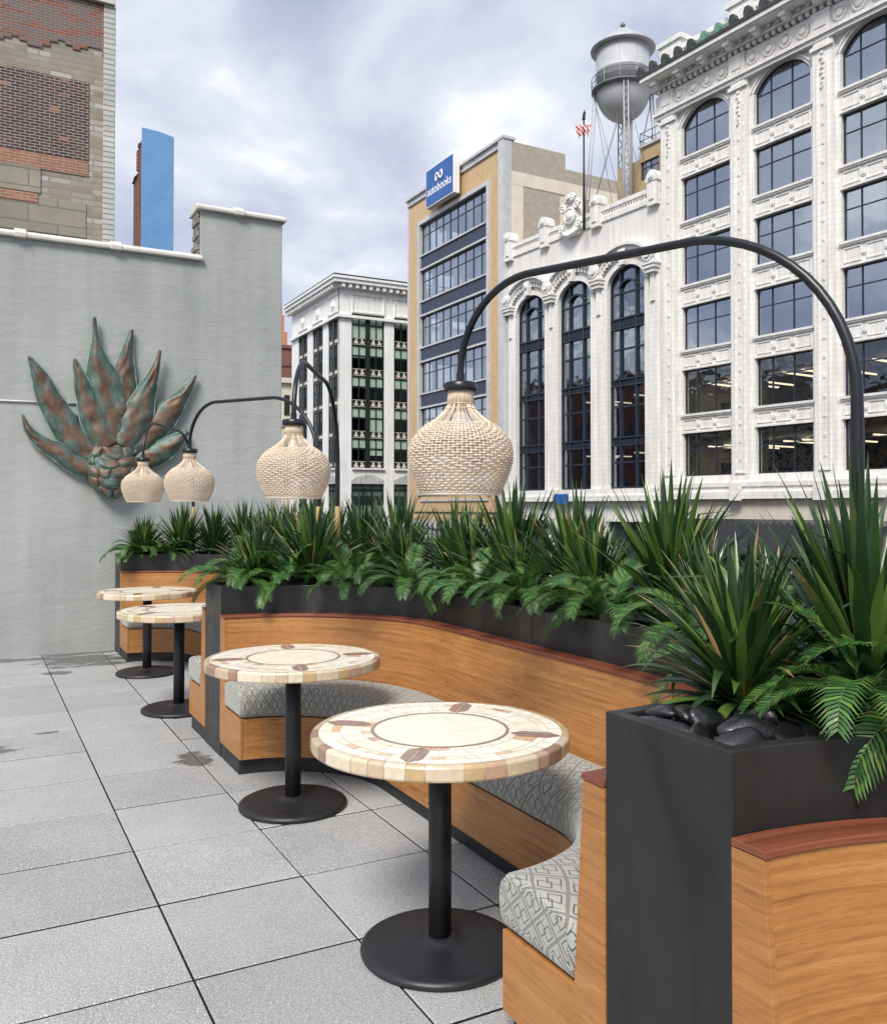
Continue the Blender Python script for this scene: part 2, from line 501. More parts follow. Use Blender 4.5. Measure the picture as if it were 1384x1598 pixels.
MAT['white'] = m_terracotta('white_glazed_terracotta', (.82, .815, .80))
MAT['whitebrick'] = m_terracotta('white_glazed_facebrick', (.80, .79, .775), .22, .085, .80, .012)
MAT['whitefar'] = m_terracotta('white_far_terracotta', (.88, .88, .87), .9, .45, .86, warm=(.84, .83, .80))
MAT['creamledge'] = m_terracotta('cream_stone_ledge', (.64, .585, .50), 1.1, .5, .8)
MAT['tan'] = m_terracotta('honey_stone_cladding', (.63, .44, .235), 1.5, 1.0, .72, .02, (.50, .34, .17))
MAT['tanbrick'] = m_brick('tan_brick', (.52, .39, .21), (.44, .33, .18), (.46, .37, .25), w=.24, h=.09, axis='yz')
MAT['greybrick'] = m_brick('grey_buff_brick', (.46, .41, .34), (.39, .345, .29), (.42, .38, .33), w=.25, h=.09, ms=.012, axis='xz')
MAT['creamconc'] = noisy('cream_concrete_frame', (.60, .54, .43), (.70, .65, .55), .8, .8)
MAT['alum'] = noisy('brushed_aluminium_trim', (.52, .53, .53), (.66, .67, .67), 1.5, .35, .3)
MAT['navy'] = noisy('navy_spandrel_panel', (.020, .028, .062), (.028, .038, .078), .8, .35)
MAT['frame'] = noisy('dark_blue_steel_frame', (.016, .024, .040), (.024, .034, .052), 2, .42)
MAT['greenframe'] = noisy('black_green_frame', (.010, .016, .016), (.018, .026, .026), 2, .45)
MAT['interior'] = noisy('dim_interior', (.055, .05, .045), (.10, .095, .088), .6, .9)
MAT['interior2'] = noisy('dark_interior', (.022, .022, .022), (.05, .048, .045), .5, .9)
MAT['blind'] = noisy('pale_window_blind', (.58, .66, .59), (.72, .78, .71), 1.2, .8)
MAT['archpane'] = noisy('green_arched_glass', (.05, .08, .07), (.16, .22, .20), .5, .08)
MAT['ornament'] = noisy('cream_ornament', (.55, .5, .4), (.7, .65, .55), 3, .7)
MAT['tank'] = noisy('galvanised_tank_paint', (.36, .37, .40), (.45, .46, .48), .8, .55, .1, bump=.1, bscale=3, bdist=.05)
MAT['tankdark'] = noisy('dark_tower_steel', (.10, .105, .115), (.16, .165, .17), 2, .6)
MAT['cornicecopper'] = noisy('dark_copper_cresting', (.025, .028, .028), (.055, .06, .058), 3, .6)
MAT['greencopper'] = noisy('green_copper_antefix', (.08, .2, .155), (.15, .31, .25), 3, .6)
MAT['asphalt'] = noisy('street_asphalt', (.045, .045, .047), (.065, .065, .066), .8, .9)
MAT['awning'] = noisy('dark_awning', (.03, .033, .04), (.05, .053, .06), 3, .7)
MAT['redbrickfar'] = m_brick('far_red_brick', (.25, .10, .075), (.2, .08, .06), (.2, .1, .08), w=1.2, h=.4, axis='yz')
MAT['spire'] = noisy('orange_terracotta_spire', (.45, .19, .11), (.55, .27, .17), 1.5, .8)
MAT['creamfar'] = noisy('cream_far_stone', (.60, .54, .44), (.68, .63, .53), 1.0, .8)
MAT['signblue'] = noisy('sign_blue', (.016, .10, .36), (.02, .115, .39), .5, .4)
MAT['signwhite'] = noisy('sign_white', (.78, .78, .78), (.84, .84, .84), .5, .5)
MAT['conduit'] = noisy('pale_conduit', (.58, .58, .57), (.66, .66, .65), 4, .5)
MAT['flag'], _t, _b = attrmat('flag_cloth', .8, .1, 5)
MAT['lampglow'], _t, _b = newmat('fluorescent_tube', (.9, .85, .75), .5)
_b.inputs['Emission Color'].default_value = (1, .83, .60, 1); _b.inputs['Emission Strength'].default_value = .75
MAT['bulb'], _t, _b = newmat('frosted_bulb', (.82, .80, .74), .3)


def m_glass(name, fac, tint, refl=(.74, .82, .93), wav=.05, wsc=.5):
    m = bpy.data.materials.new(name); m.use_nodes = True
    t = NT(m.node_tree); m.node_tree.nodes.remove(m.node_tree.nodes['Principled BSDF'])
    nrm = t.bump(t.noise(t.obj(), wsc, 2, .4), wav, .25)
    g = t.n('ShaderNodeBsdfGlossy', {'Color': (*refl, 1), 'Roughness': .015, 'Normal': nrm})
    tr = t.n('ShaderNodeBsdfTransparent', {'Color': (*tint, 1)})
    ge = t.n('ShaderNodeNewGeometry')
    cs_ = t.m('ABSOLUTE', t.n('ShaderNodeVectorMath', {0: ge.outputs['Incoming'], 1: ge.outputs['Normal']}, operation='DOT_PRODUCT').outputs['Value'])
    f = t.m('ADD', fac, t.m('MULTIPLY', t.m('POWER', t.m('SUBTRACT', 1.0, cs_), 5.0), .9), clamp=True)
    mx = t.n('ShaderNodeMixShader', {0: f, 1: tr.outputs[0], 2: g.outputs[0]})
    t.nt.links.new(mx.outputs[0], t.nt.nodes['Material Output'].inputs[0])
    return m


MAT['glass'] = m_glass('office_glass', .50, (.55, .60, .62))
MAT['glassdark'] = m_glass('arched_window_glass', .36, (.40, .43, .47), wav=.12, wsc=.9)
MAT['glassgreen'] = m_glass('greenish_glass', .09, (.82, .90, .86))
MAT['glasslow'] = m_glass('low_floor_glass', .15, (.62, .62, .60), wav=.15, wsc=1.1)

# ------------------------------------------------------------------ world, sun
SUN_EL, SUN_DIR = R(47), Vector((-.30, -.95))
wd = bpy.data.worlds.new('World'); SC.world = wd; wd.use_nodes = True
wt = NT(wd.node_tree); bg = wd.node_tree.nodes['Background']
sky = wt.n('ShaderNodeTexSky', sky_type='NISHITA', sun_disc=False, sun_elevation=SUN_EL,
           sun_rotation=math.atan2(SUN_DIR.x, SUN_DIR.y), air_density=1.2, dust_density=2.0, ozone_density=1.5)
g = wt.n('ShaderNodeTexCoord').outputs['Generated']
dx, dy, dz = wt.sep(g)
den = wt.m('ADD', wt.m('MAXIMUM', dz, 0.0), .38)
cv0 = wt.comb(wt.m('DIVIDE', dx, den), wt.m('DIVIDE', dy, den), wt.m('MULTIPLY', dz, .6))
cv = wt.mapv(cv0, (1, 1, 1), (.55, .35, 0))
c1 = wt.noise(cv, 2.3, 7, .5, .3)
c2 = wt.noise(wt.mapv(cv, (1, 1, 1), (3.1, 1.7, 0)), .95, 6, .5)
cm = wt.m('ADD', wt.m('MULTIPLY', c1, .62), wt.m('MULTIPLY', c2, .42))
cm = wt.m('MULTIPLY_ADD', cm, 1.3, -.156)


def gap_(u, v, w, k):
    d_ = ray(u, v).normalized()
    dt = wt.n('ShaderNodeVectorMath', {0: g, 1: tuple(d_)}, operation='DOT_PRODUCT').outputs['Value']
    return wt.m('MULTIPLY', wt.m('EXPONENT', wt.m('DIVIDE', wt.m('SUBTRACT', dt, 1.0), w)), k)


for q_ in ((240, 250, .014, .10), (700, 150, .012, .022), (400, 150, .010, .04), (480, 340, .02, -.05), (560, 30, .010, -.07), (820, 60, .012, -.02)): cm = wt.m('ADD', cm, gap_(*q_))
cl = wt.ramp(cm, [(.38, (2.85, 3.2, 4.3)), (.48, (4.0, 4.3, 5.3)), (.56, (5.4, 5.65, 6.3)), (.64, (8.6, 8.7, 8.8))])
cov = wt.ramp(cm, [(.25, (.80, .80, .80)), (.5, (.97, .97, .97))])
skc = wt.mix(cov, sky.outputs[0], cl)
wd.node_tree.links.new(skc, bg.inputs[0]); bg.inputs[1].default_value = .052
sun = bpy.data.lights.new('sun', 'SUN'); so = bpy.data.objects.new('sun', sun); COL.objects.link(so)
sun.energy = 1.5; sun.angle = R(20); sun.color = (1, .955, .89)
sd = Vector((SUN_DIR.x * math.cos(SUN_EL), SUN_DIR.y * math.cos(SUN_EL), math.sin(SUN_EL)))
so.rotation_euler = sd.to_track_quat('Z', 'Y').to_euler(); so.location = sd * 50
vs = SC.view_settings
vs.view_transform = 'Standard'; vs.look = 'None'; vs.gamma = 1; vs.use_curve_mapping = False; vs.exposure = 1.55
SC.cycles.max_bounces = 8; SC.cycles.transparent_max_bounces = 12; SC.cycles.use_denoising = True
SC.cycles.caustics_reflective = False; SC.cycles.caustics_refractive = False

# ------------------------------------------------------------------ terrace floor
TB0, TA0, TPB, TPA = 1.218, 2.92, .573, .605
mb = MB()
gap = .0034
for i in range(-11, 3):
    for j in range(-10, 12):
        b0 = TB0 + i * TPB; a0 = TA0 + j * TPA
        x0, x1, y0, y1 = b0 + gap, b0 + TPB - gap, a0 + .0070, min(a0 + TPA - .0070, 9.996)
        if y1 - y0 < .05: continue
        tz = rnd.uniform(-.0015, .0015); e = .004
        lo = mb.add([(x, y, -.03) for x, y in ((x0, y0), (x1, y0), (x1, y1), (x0, y1))])
        mi_ = mb.add([(x, y, tz - e) for x, y in ((x0, y0), (x1, y0), (x1, y1), (x0, y1))])
        hi = mb.add([(x, y, tz) for x, y in ((x0 + e, y0 + e), (x1 - e, y0 + e), (x1 - e, y1 - e), (x0 + e, y1 - e))])
        for k in range(4):
            q = (k + 1) % 4
            mb.face([lo + k, lo + q, mi_ + q, mi_ + k], mi=1); mb.face([mi_ + k, mi_ + q, hi + q, hi + k])
        mb.face([hi, hi + 1, hi + 2, hi + 3])
tag(mb.build('terrace_floor', [MAT['paver'], MAT['joint']], None, (0, 0, 0), TH), kind='structure')
mb = MB(); mb.box(-6, 3.2, -5, 10, -.5, -.028)
tag(mb.build('terrace_slab', MAT['joint'], None, (0, 0, 0), TH), kind='structure')
mb = MB(); mb.box(-900, 900, -300, 1500, -6.6, -6.5)
tag(mb.build('street', MAT['asphalt'], None, (0, 0, 0)), kind='structure')

# ------------------------------------------------------------------ grey end wall
WA = 10.0
WB1 = 3.19
STEP_B = None
p = ray(313, 395); k = WA / (-p.x * TS + p.y * TC); STEP_B = p.x * k * TC + p.y * k * TS
ZL, ZU = 4.30, 4.88
wall = empty('stucco_wall', W(0, WA, 0), TH, 'tall grey stucco wall with cream coping and a stepped top, behind the terrace', 'wall')


def wl(b, a, z): return Vector((b, a - WA, z))


mb = MB()
poly = [(-7, -.5), (WB1, -.5), (WB1, ZU), (STEP_B, ZU), (STEP_B, ZL), (-7, ZL)]
mb.prism(poly, 0, .32, lambda x, p: (p[0], x, p[1]))
mb.build('wall_face', MAT['stucco'], wall, bevel=.012)
# the raw side of the raised end
mb = MB()
for k in range(7):
    z0 = ZL + .06 + k * .075
    mb.box(STEP_B - .012 - rnd.random() * .03, STEP_B + .0, .02 + rnd.random() * .02, .30, z0, z0 + .068)
mb.build('raw_edge', MAT['rubble'], wall, bevel=.01)


def coping(b0, b1, z, joints):
    m_ = MB()
    for (x0, x1) in joints:
        m_.prism([(-.055, z - .005), (-.06, z + .03), (.02, z + .075), (.16, z + .095), (.30, z + .075), (.375, z + .03), (.37, z - .005)], x0, x1)
        hx = x1
        if hx < b1 - .05:
            m_.prism([(-.068, z - .012), (-.073, z + .036), (.02, z + .098), (.16, z + .118), (.30, z + .098), (.388, z + .036), (.38, z - .012)], hx - .045, hx + .07)
    return m_


seg = [STEP_B + .02]
while seg[-1] > -7: seg.append(seg[-1] - .93)
js = [(seg[k + 1], seg[k]) for k in range(len(seg) - 1)][::-1]
coping(-7, STEP_B, ZL, js).build('lower_coping', MAT['coping'], wall, bevel=.008)
mid = STEP_B + .42
coping(STEP_B - .04, WB1 + .03, ZU, [(STEP_B - .05, mid), (mid, WB1 + .035)]).build('upper_coping', MAT['coping'], wall, bevel=.008)

# conduit on the wall
mb = MB()


def onwall(u, v, off=0.0):
    d = ray(u, v); k = (WA - off) / (-d.x * TS + d.y * TC)
    return Vector((0, 0, H)) + d * k


pA, pB = onwall(-60, 622, .012), onwall(132, 630.5, .012)
o = mb
mb.tube([pA, pB], .009, 8)
tag(mb.build('wall_conduit', MAT['conduit']), 'thin pale rod running along the grey wall to the copper sculpture', 'rod')

# ------------------------------------------------------------------ copper agave sculpture
Zm = 3.00870
base0 = onwall(178, 780, .02)
agave = empty('agave_sculpture', base0, 0, 'large weathered copper and green agave sculpture mounted on the grey wall', 'sculpture')
nrm_w = W(0, -1, 0)      # out of the wall


def zp(x, y, off): return onwall(x / Zm, 440 + y / Zm, off) - base0


def leaf(pts, hw, off, ridge, name='copper_leaf', split=None):
    """pts in zoomed pixels tip -> root; hw half widths"""
    P = []; Hh = []
    n = 28
    for k in range(n + 1):
        s = k / n * (len(pts) - 1); i = min(int(s), len(pts) - 2); f = s - i
        def cr(a, b, c, d, f):
            return .5 * (2 * b + (c - a) * f + (2 * a - 5 * b + 4 * c - d) * f * f + (-a + 3 * b - 3 * c + d) * f ** 3)
        g_ = lambda q: pts[max(0, min(len(pts) - 1, q))]
        P.append((cr(g_(i - 1)[0], g_(i)[0], g_(i + 1)[0], g_(i + 2)[0], f), cr(g_(i - 1)[1], g_(i)[1], g_(i + 1)[1], g_(i + 2)[1], f)))
        gh = lambda q: hw[max(0, min(len(hw) - 1, q))]
        Hh.append(1.19 * max(2.2, cr(gh(i - 1), gh(i), gh(i + 1), gh(i + 2), f)))
    m_ = MB(); cols = 10; rings = []
    for k in range(n + 1):
        a = P[max(k - 1, 0)]; b = P[min(k + 1, n)]
        tx, ty = b[0] - a[0], b[1] - a[1]; l = math.hypot(tx, ty); nx, ny = -ty / l, tx / l
        row = []
        for c in range(cols + 1):
            q = -1 + 2 * c / cols
            wob = 1 + .05 * noise.noise(Vector((k * .35, c * .1, pts[0][0] * .1)))
            hgt = ridge * (1 - abs(q) ** 2.2) * min(1, Hh[k] / 35 + .25) + .022 * noise.noise(Vector((P[k][0] * .022 + q * 2, P[k][1] * .022, 1)))
            if split: hgt -= .018 * math.exp(-((q - split) / .16) ** 2) * min(1, k / 10)
            row.append(zp(P[k][0] + nx * Hh[k] * q * wob, P[k][1] + ny * Hh[k] * q * wob, off + max(hgt, -.01)))
        back = [zp(P[k][0] + nx * Hh[k] * q, P[k][1] + ny * Hh[k] * q, off - .012) for q in (1, -1)]
        rings.append(m_.add(row + back))
    w = cols + 3
    for k in range(n):
        for c in range(w):
            c2 = (c + 1) % w
            m_.face([rings[k] + c, rings[k] + c2, rings[k + 1] + c2, rings[k + 1] + c], None, (abs(2 * (c + .5) / cols - 1),) * 3 if c < cols else (1, 1, 1), True, 1 if c in (cols, cols + 2) else 0)
    m_.face([rings[0] + c for c in range(w)]); m_.face([rings[-1] + c for c in range(w)][::-1])
    lf = m_.build(name, [MAT['copper'], MAT['verdigris']], agave)
    e_ = MB()
    for sgn in (0, cols):
        e_.tube([Vector(m_.v[rings[k] + sgn]) for k in range(n + 1)], .0065, 6)
    e_.build('leaf_edge', MAT['verdigris'], lf)
    return lf


leaf([(622, 222), (600, 320), (588, 430), (600, 540), (600, 640)], [5, 22, 42, 36, 22], .05, .05)
leaf([(443, 163), (450, 260), (463, 380), (497, 500), (528, 620), (548, 750)], [7, 13, 44, 78, 72, 36], .07, .085, split=-.2)
leaf([(882, 700), (800, 768), (720, 818), (630, 852)], [9, 38, 46, 34], .07, .06)
leaf([(920, 437), (860, 530), (790, 615), (715, 700), (620, 800)], [4, 27, 50, 52, 36], .06, .06)
leaf([(752, 320), (722, 430), (680, 540), (640, 650), (575, 775)], [5, 21, 46, 62, 50], .10, .06)
leaf([(135, 348), (190, 450), (238, 560), (300, 660), (370, 745), (440, 810)], [5, 34, 48, 60, 64, 42], .06, .07, split=.3)
leaf([(350, 358), (378, 450), (412, 555), (455, 665), (515, 775)], [6, 26, 44, 58, 52], .11, .06)
leaf([(106, 620), (140, 700), (195, 752), (280, 800), (350, 848), (425, 880)], [4, 17, 25, 36, 42, 40], .07, .06)
# scaled body
rowsy = [(772, 822, 448, 622), (822, 866, 415, 640), (866, 915, 402, 650), (915, 962, 412, 646), (962, 1012, 440, 610)]
body = MB()
n1, n2 = 18, 22
gridv = []
for i in range(n1 + 1):
    y = 765 + (1018 - 765) * i / n1
    ctr = 527; hwid = 122 * (1 - ((y - 868) / 150) ** 2 * .55) if y > 868 else 122 - 30 * ((868 - y) / 103) ** 1.5
    if y > 960: hwid *= math.sqrt(max(.05, 1 - ((y - 960) / 62) ** 2))
    for j in range(n2 + 1):
        q = -1 + 2 * j / n2
        gridv.append(zp(ctr + q * hwid, y, .06 + .16 * math.sqrt(max(0, 1 - q * q * .96)) * math.sin(PI * min(.86, max(.22, (y - 735) / 330)))))
i0 = body.add(gridv)
for i in range(n1):
    for j in range(n2):
        a = i0 + i * (n2 + 1) + j
        body.face([a, a + 1, a + n2 + 2, a + n2 + 1], None, (.5, .5, .5), True)
bodyo = body.build('agave_body', MAT['copper'], agave)
bodyo.modifiers.new('Solid', 'SOLIDIFY').thickness = .03


def bodypt(q, y, lift):
    ctr = 527; hwid = 122 * (1 - ((y - 868) / 150) ** 2 * .55) if y > 868 else 122 - 30 * ((868 - y) / 103) ** 1.5
    if y > 960: hwid *= math.sqrt(max(.05, 1 - ((y - 960) / 62) ** 2))
    return zp(ctr + q * hwid, y, lift + .06 + .16 * math.sqrt(max(0, 1 - q * q * .96)) * math.sin(PI * min(.86, max(.22, (y - 735) / 330))))


for ri, (y0, y1, _a, _b2) in enumerate(rowsy):
    cuts = [[-1, -.42, .5, 1], [-1, -.66, .28, 1], [-1, -.5, -.02, .74, 1], [-1, -.58, .38, 1], [-1, .12, 1]][ri]
    for qa, qb in zip(cuts, cuts[1:]):
        s_ = MB(); nn = 8; g_ = []
        for i in range(nn + 1):
            for j in range(nn + 1):
                fy = i / nn; fx = j / nn
                e = (1 - abs(2 * fx - 1) ** 5) * (1 - abs(2 * fy - 1) ** 5)
                qq = qa + (qb - qa) * (.02 + .96 * fx) + .05 * math.sin(fy * 4 + ri * 2.3 + qa * 5) * math.sin(PI * min(1, max(0, (fx * (qb - qa) + qa + 1) / 2)))
                yy_ = y0 + 16 * (1 - qq * qq) - 10 + 5 * math.sin(qq * 5 + ri * 1.9) + (y1 - y0) * (.02 + .96 * fy) * (1 + .10 * math.sin(qq * 4 + ri))
                g_.append(bodypt(qq, min(yy_, 1016), .004 + .030 * e * (.45 + .8 * fy)))
        i0 = s_.add(g_)
        for i in range(nn):
            for j in range(nn):
                a = i0 + i * (nn + 1) + j; s_.face([a, a + 1, a + nn + 2, a + nn + 1], None, (.28 + .6 * (i / nn) ** 3,) * 3, True, 1 if i == nn - 1 else 0)
        so_ = s_.build('body_scale', [MAT['copper'], MAT['verdigris']], bodyo)

# ------------------------------------------------------------------ planters and curved benches
FB = 1.35
DIV = [-2.63, 1.50, 5.63, 9.78]
HW = .20
ZP = 1.037
RST = 1.035


def arcpts(ca, r, a0, a1, n=20):
    return [(FB + r * math.sin(R(a0 + (a1 - a0) * k / n)), ca + r * math.cos(R(a0 + (a1 - a0) * k / n))) for k in range(n + 1)]


def inset(poly, d):
    n = len(poly); out = []
    area = sum(poly[i][0] * poly[(i + 1) % n][1] - poly[(i + 1) % n][0] * poly[i][1] for i in range(n))
    sg = 1 if area > 0 else -1
    for i in range(n):
        p0, p1, p2 = Vector(poly[i - 1]), Vector(poly[i]), Vector(poly[(i + 1) % n])
        e1 = (p1 - p0).normalized(); e2 = (p2 - p1).normalized()
        n1_ = Vector((-e1.y, e1.x)) * sg; n2_ = Vector((-e2.y, e2.x)) * sg
        b_ = n1_ + n2_
        b_ = b_.normalized() * (d / max(.35, b_.normalized().dot(n1_)))
        out.append((p1.x + b_.x, p1.y + b_.y))
    return out


def planter(poly, label, root_ba):
    root = empty('steel_planter', W(*root_ba), TH, label, 'planter', 'black planters along the terrace edge')
    pl = [(x - root_ba[0], y - root_ba[1]) for x, y in poly]
    inn = inset(pl, .038); n = len(pl)
    m_ = MB()
    o0 = m_.add([(x, y, 0) for x, y in pl]); o1 = m_.add([(x, y, ZP) for x, y in pl])
    i1 = m_.add([(x, y, ZP) for x, y in inn]); i2 = m_.add([(x, y, .93) for x, y in inn])
    for k in range(n):
        q = (k + 1) % n
        m_.face([o0 + k, o0 + q, o1 + q, o1 + k]); m_.face([o1 + k, o1 + q, i1 + q, i1 + k]); m_.face([i1 + k, i1 + q, i2 + q, i2 + k])
    m_.build('planter_box', MAT['steel'], root, recalc=True, bevel=.003)
    s_ = MB(); i0 = s_.add([(x, y, .985) for x, y in inset(pl, .036)])
    s_.face(list(range(i0, i0 + n)))
    s_.build('soil_bed', MAT['soil'], root)
    return root


BO = 3.12
for k, lab in ((1, 'nearest black steel planter with the lamp post and the big yucca on its corner column'), (2, 'middle black steel planter whose column end divides the two further booths'), (3, 'farthest black steel planter against the grey wall')):
    D = DIV[k]
    s0 = (DIV[k - 1] + D) / 2; s1 = (D + (DIV[k + 1] if k < 3 else D + 1)) / 2
    poly = [(BO, s0 + .002), (FB + RST, s0 + .002)]
    ca = D - HW - RST
    poly += arcpts(ca, RST, 90, 0)
    if k < 3:
        poly += arcpts(D + HW + RST, RST, 180, 90) + [(FB + RST, s1 - .002), (BO, s1 - .002)]
    else:
        poly += [(FB, 9.97), (BO, 9.97)]
    planter(poly, lab, (FB, D))


def stad(r, ca0, ca1, bs, n=22):
    """plan path of radius r: near end -> far end. returns (pts, arclen)"""
    pts = [(bs, ca0 - r)]
    pts += [(FB + r * math.sin(R(t)), ca0 - r * math.cos(R(t))) for t in [1.5 + 88.5 * k / n for k in range(n + 1)]]
    m_ = 14
    pts += [(FB + r, ca0 + (ca1 - ca0) * k / m_) for k in range(1, m_)]
    pts += [(FB + r * math.sin(R(t)), ca1 + r * math.cos(R(t))) for t in [90 - 88.5 * k / n for k in range(n + 1)]]
    pts += [(bs, ca1 + r)]
    return pts


def sweep(m_, prof, ca0, ca1, bs, o, rng=None, sm=True, uvs=1.0, ends=True, endinset=None):
    """sweep closed profile [(r,z)] along the stadium path"""
    paths = [stad(r, ca0, ca1, bs) for r, z in prof]
    N = len(paths[0]); n = len(prof)
    i0_, i1_ = rng if rng else (0, N - 1)
    mid = stad(.8, ca0, ca1, bs); ln = [0]
    for a, b in zip(mid, mid[1:]): ln.append(ln[-1] + math.hypot(a[0] - b[0], a[1] - b[1]))
    pl = [0]
    for k in range(n):
        q = (k + 1) % n; pl.append(pl[-1] + math.hypot(prof[k][0] - prof[q][0], prof[k][1] - prof[q][1]))
    rings = []
    for i in range(i0_, i1_ + 1):
        vs_ = []
        for k in range(n):
            b_, a_ = paths[k][i]; z = prof[k][1]
            vs_.append((b_ - o[0], a_ - o[1], z))
        rings.append(m_.add(vs_))
    for ii in range(len(rings) - 1):
        for k in range(n):
            q = (k + 1) % n
            u0, u1 = ln[i0_ + ii], ln[i0_ + ii + 1]; v0, v1 = pl[k], pl[k + 1]
            m_.face([rings[ii] + k, rings[ii] + q, rings[ii + 1] + q, rings[ii + 1] + k], [(u0, v0), (u0, v1), (u1, v1), (u1, v0)], sm=sm)
    if ends:
        for r_, rv in ((rings[0], False), (rings[-1], True)):
            idx = list(range(r_, r_ + n)); uv = [(p[0] * .7 + 3, p[1]) for p in prof]
            if rv: idx.reverse(); uv.reverse()
            m_.face(idx, uv)


NP = 1 + 23 + 13 + 23 + 1


def bench(D0, D1, label, cutend=False):
    ca0, ca1 = D0 + HW + RST, D1 - HW - RST
    o = (FB, (D0 + D1) / 2)
    root = empty('curved_bench', W(*o), TH, label, 'bench', 'curved booth benches along the planters')
    # backrest in three veneer panels
    bp = [(.915, .322), (.953, .85), (1.031, .85), (1.031, .322)]
    for rng in ((0, 24), (24, 36), (36, NP - 1)):
        m_ = MB(); sweep(m_, bp, ca0, ca1, FB + .014, o, rng, sm=False)
        # tiny gap between the panels
        pnl = m_.build('backrest_panel', MAT['wood'], root, bevel=.0022)
    m_ = MB(); sweep(m_, [(.575, .092), (.575, .322), (.93, .322), (.93, .092)], ca0, ca1, FB + .014, o, sm=False)
    m_.build('seat_base', MAT['wood'], root, bevel=.002)
    m_ = MB(); sweep(m_, [(.945, .8515), (.945, .868), (1.033, .868), (1.033, .8515)], ca0, ca1, FB - .006, o, sm=False)
    m_.build('cap_rail', MAT['redwood'], root, bevel=.003)
    m_ = MB(); sweep(m_, [(.62, 0), (.62, .091), (1.03, .091), (1.03, 0)], ca0, ca1, FB + .004, o, sm=False)
    m_.build('kick_plinth', MAT['plinth'], root)
    # end panels
    for ca, sg in ((ca0, -1), (ca1, 1)):
        m_ = MB()
        prof = [(.572, .093), (1.033, .093), (1.033, .85), (.951, .85), (.912, .323), (.572, .323)]
        n = len(prof)
        i = m_.add([(-.004, ca + sg * r - o[1], z) for r, z in prof]); j = m_.add([(.013, ca + sg * r - o[1], z) for r, z in prof])
        uv = [(p[1] * 1.0 + 7, p[0]) for p in prof]
        uv = [(p[0] * .8 + 5, p[1]) for p in prof]
        m_.face(range(i, i + n), uv); m_.face(list(range(j + n - 1, j - 1, -1)), uv[::-1])
        for k in range(n):
            q = (k + 1) % n; m_.face([i + k, j + k, j + q, i + q], [uv[k], (uv[k][0] + .014, uv[k][1]), (uv[q][0] + .014, uv[q][1]), uv[q]])
        m_.build('end_panel', MAT['wood'], root, bevel=.0015)
    # upholstered cushion
    prof = [(.575, .330), (.556, .345), (.548, .385), (.548, .425), (.556, .458), (.578, .482), (.615, .492), (.70, .497), (.80, .497), (.87, .49), (.908, .478), (.922, .455), (.918, .33)]
    m_ = MB()
    cx = sum(p[0] for p in prof) / len(prof); cz = sum(p[1] for p in prof) / len(prof)
    n = len(prof)
    paths = {}
    mid = stad(.8, ca0, ca1, FB - .005); ln = [0]
    for a, b in zip(mid, mid[1:]): ln.append(ln[-1] + math.hypot(a[0] - b[0], a[1] - b[1]))
    secs = []   # (bs, index, inset, u)
    for bs, ins in ((FB - .008, .026), (FB - .006, .012), (FB + .004, .004)): secs.append((bs, 0, ins, bs - FB - ins))
    N = len(mid)
    for i in range(1, N - 1): secs.append((FB, i, 0, ln[i]))
    for bs, ins in ((FB + .004, .004), (FB - .006, .012), (FB - .008, .026)): secs.append((bs, N - 1, ins, ln[-1] - (bs - FB) + ins))
    pl = [0]
    for k in range(n):
        q = (k + 1) % n; pl.append(pl[-1] + math.hypot(prof[k][0] - prof[q][0], prof[k][1] - prof[q][1]))
    rings = []; us = []
    for (bs, i, ins, u) in secs:
        row = []
        for (r, z) in prof:
            rr = r + (cx - r) * min(1, ins / .17); zz = z + (cz - z) * min(1, ins / .08)
            pth = paths.setdefault((round(rr, 5), bs), stad(rr, ca0, ca1, bs))
            b_, a_ = pth[i]
            zz += .004 * noise.noise(Vector((b_ * 3, a_ * 3, r * 4))) if z > .44 else 0
            row.append((b_ - o[0], a_ - o[1], zz))
        rings.append(m_.add(row)); us.append(u)
    for ii in range(len(rings) - 1):
        for k in range(n):
            q = (k + 1) % n
            m_.face([rings[ii] + k, rings[ii] + q, rings[ii + 1] + q, rings[ii + 1] + k], [(us[ii], pl[k]), (us[ii], pl[k + 1]), (us[ii + 1], pl[k + 1]), (us[ii + 1], pl[k])], sm=True)
    for r_, rv in ((rings[0], False), (rings[-1], True)):
        idx = list(range(r_, r_ + n)); uv = [(p[0] * 1.0, p[1]) for p in prof]
        if rv: idx.reverse(); uv.reverse()
        m_.face(idx, uv, sm=True)
    m_.build('seat_cushion', MAT['fabric'], root)
    return root


bench(DIV[0], DIV[1], 'curved wooden bench nearest the camera, cut off by the lower right corner')
bench(DIV[1], DIV[2], 'curved wooden bench with patterned cushion behind the two nearer stone tables')
bench(DIV[2], DIV[3], 'farthest curved wooden bench, by the grey wall behind the two distant tables')

# ------------------------------------------------------------------ tables
PALE = [(.86, .79, .65), (.88, .82, .69), (.84, .75, .58), (.88, .84, .73), (.85, .77, .63)]
PEACH = [(.72, .47, .28), (.66, .42, .27), (.76, .56, .33), (.70, .52, .36), (.58, .37, .25)]
EDGE = [(.40, .31, .21), (.33, .22, .15), (.46, .38, .27), (.24, .155, .11), (.52, .45, .34), (.40, .29, .15), (.38, .25, .18)]
BROWN = (.32, .21, .15)
TR = .445


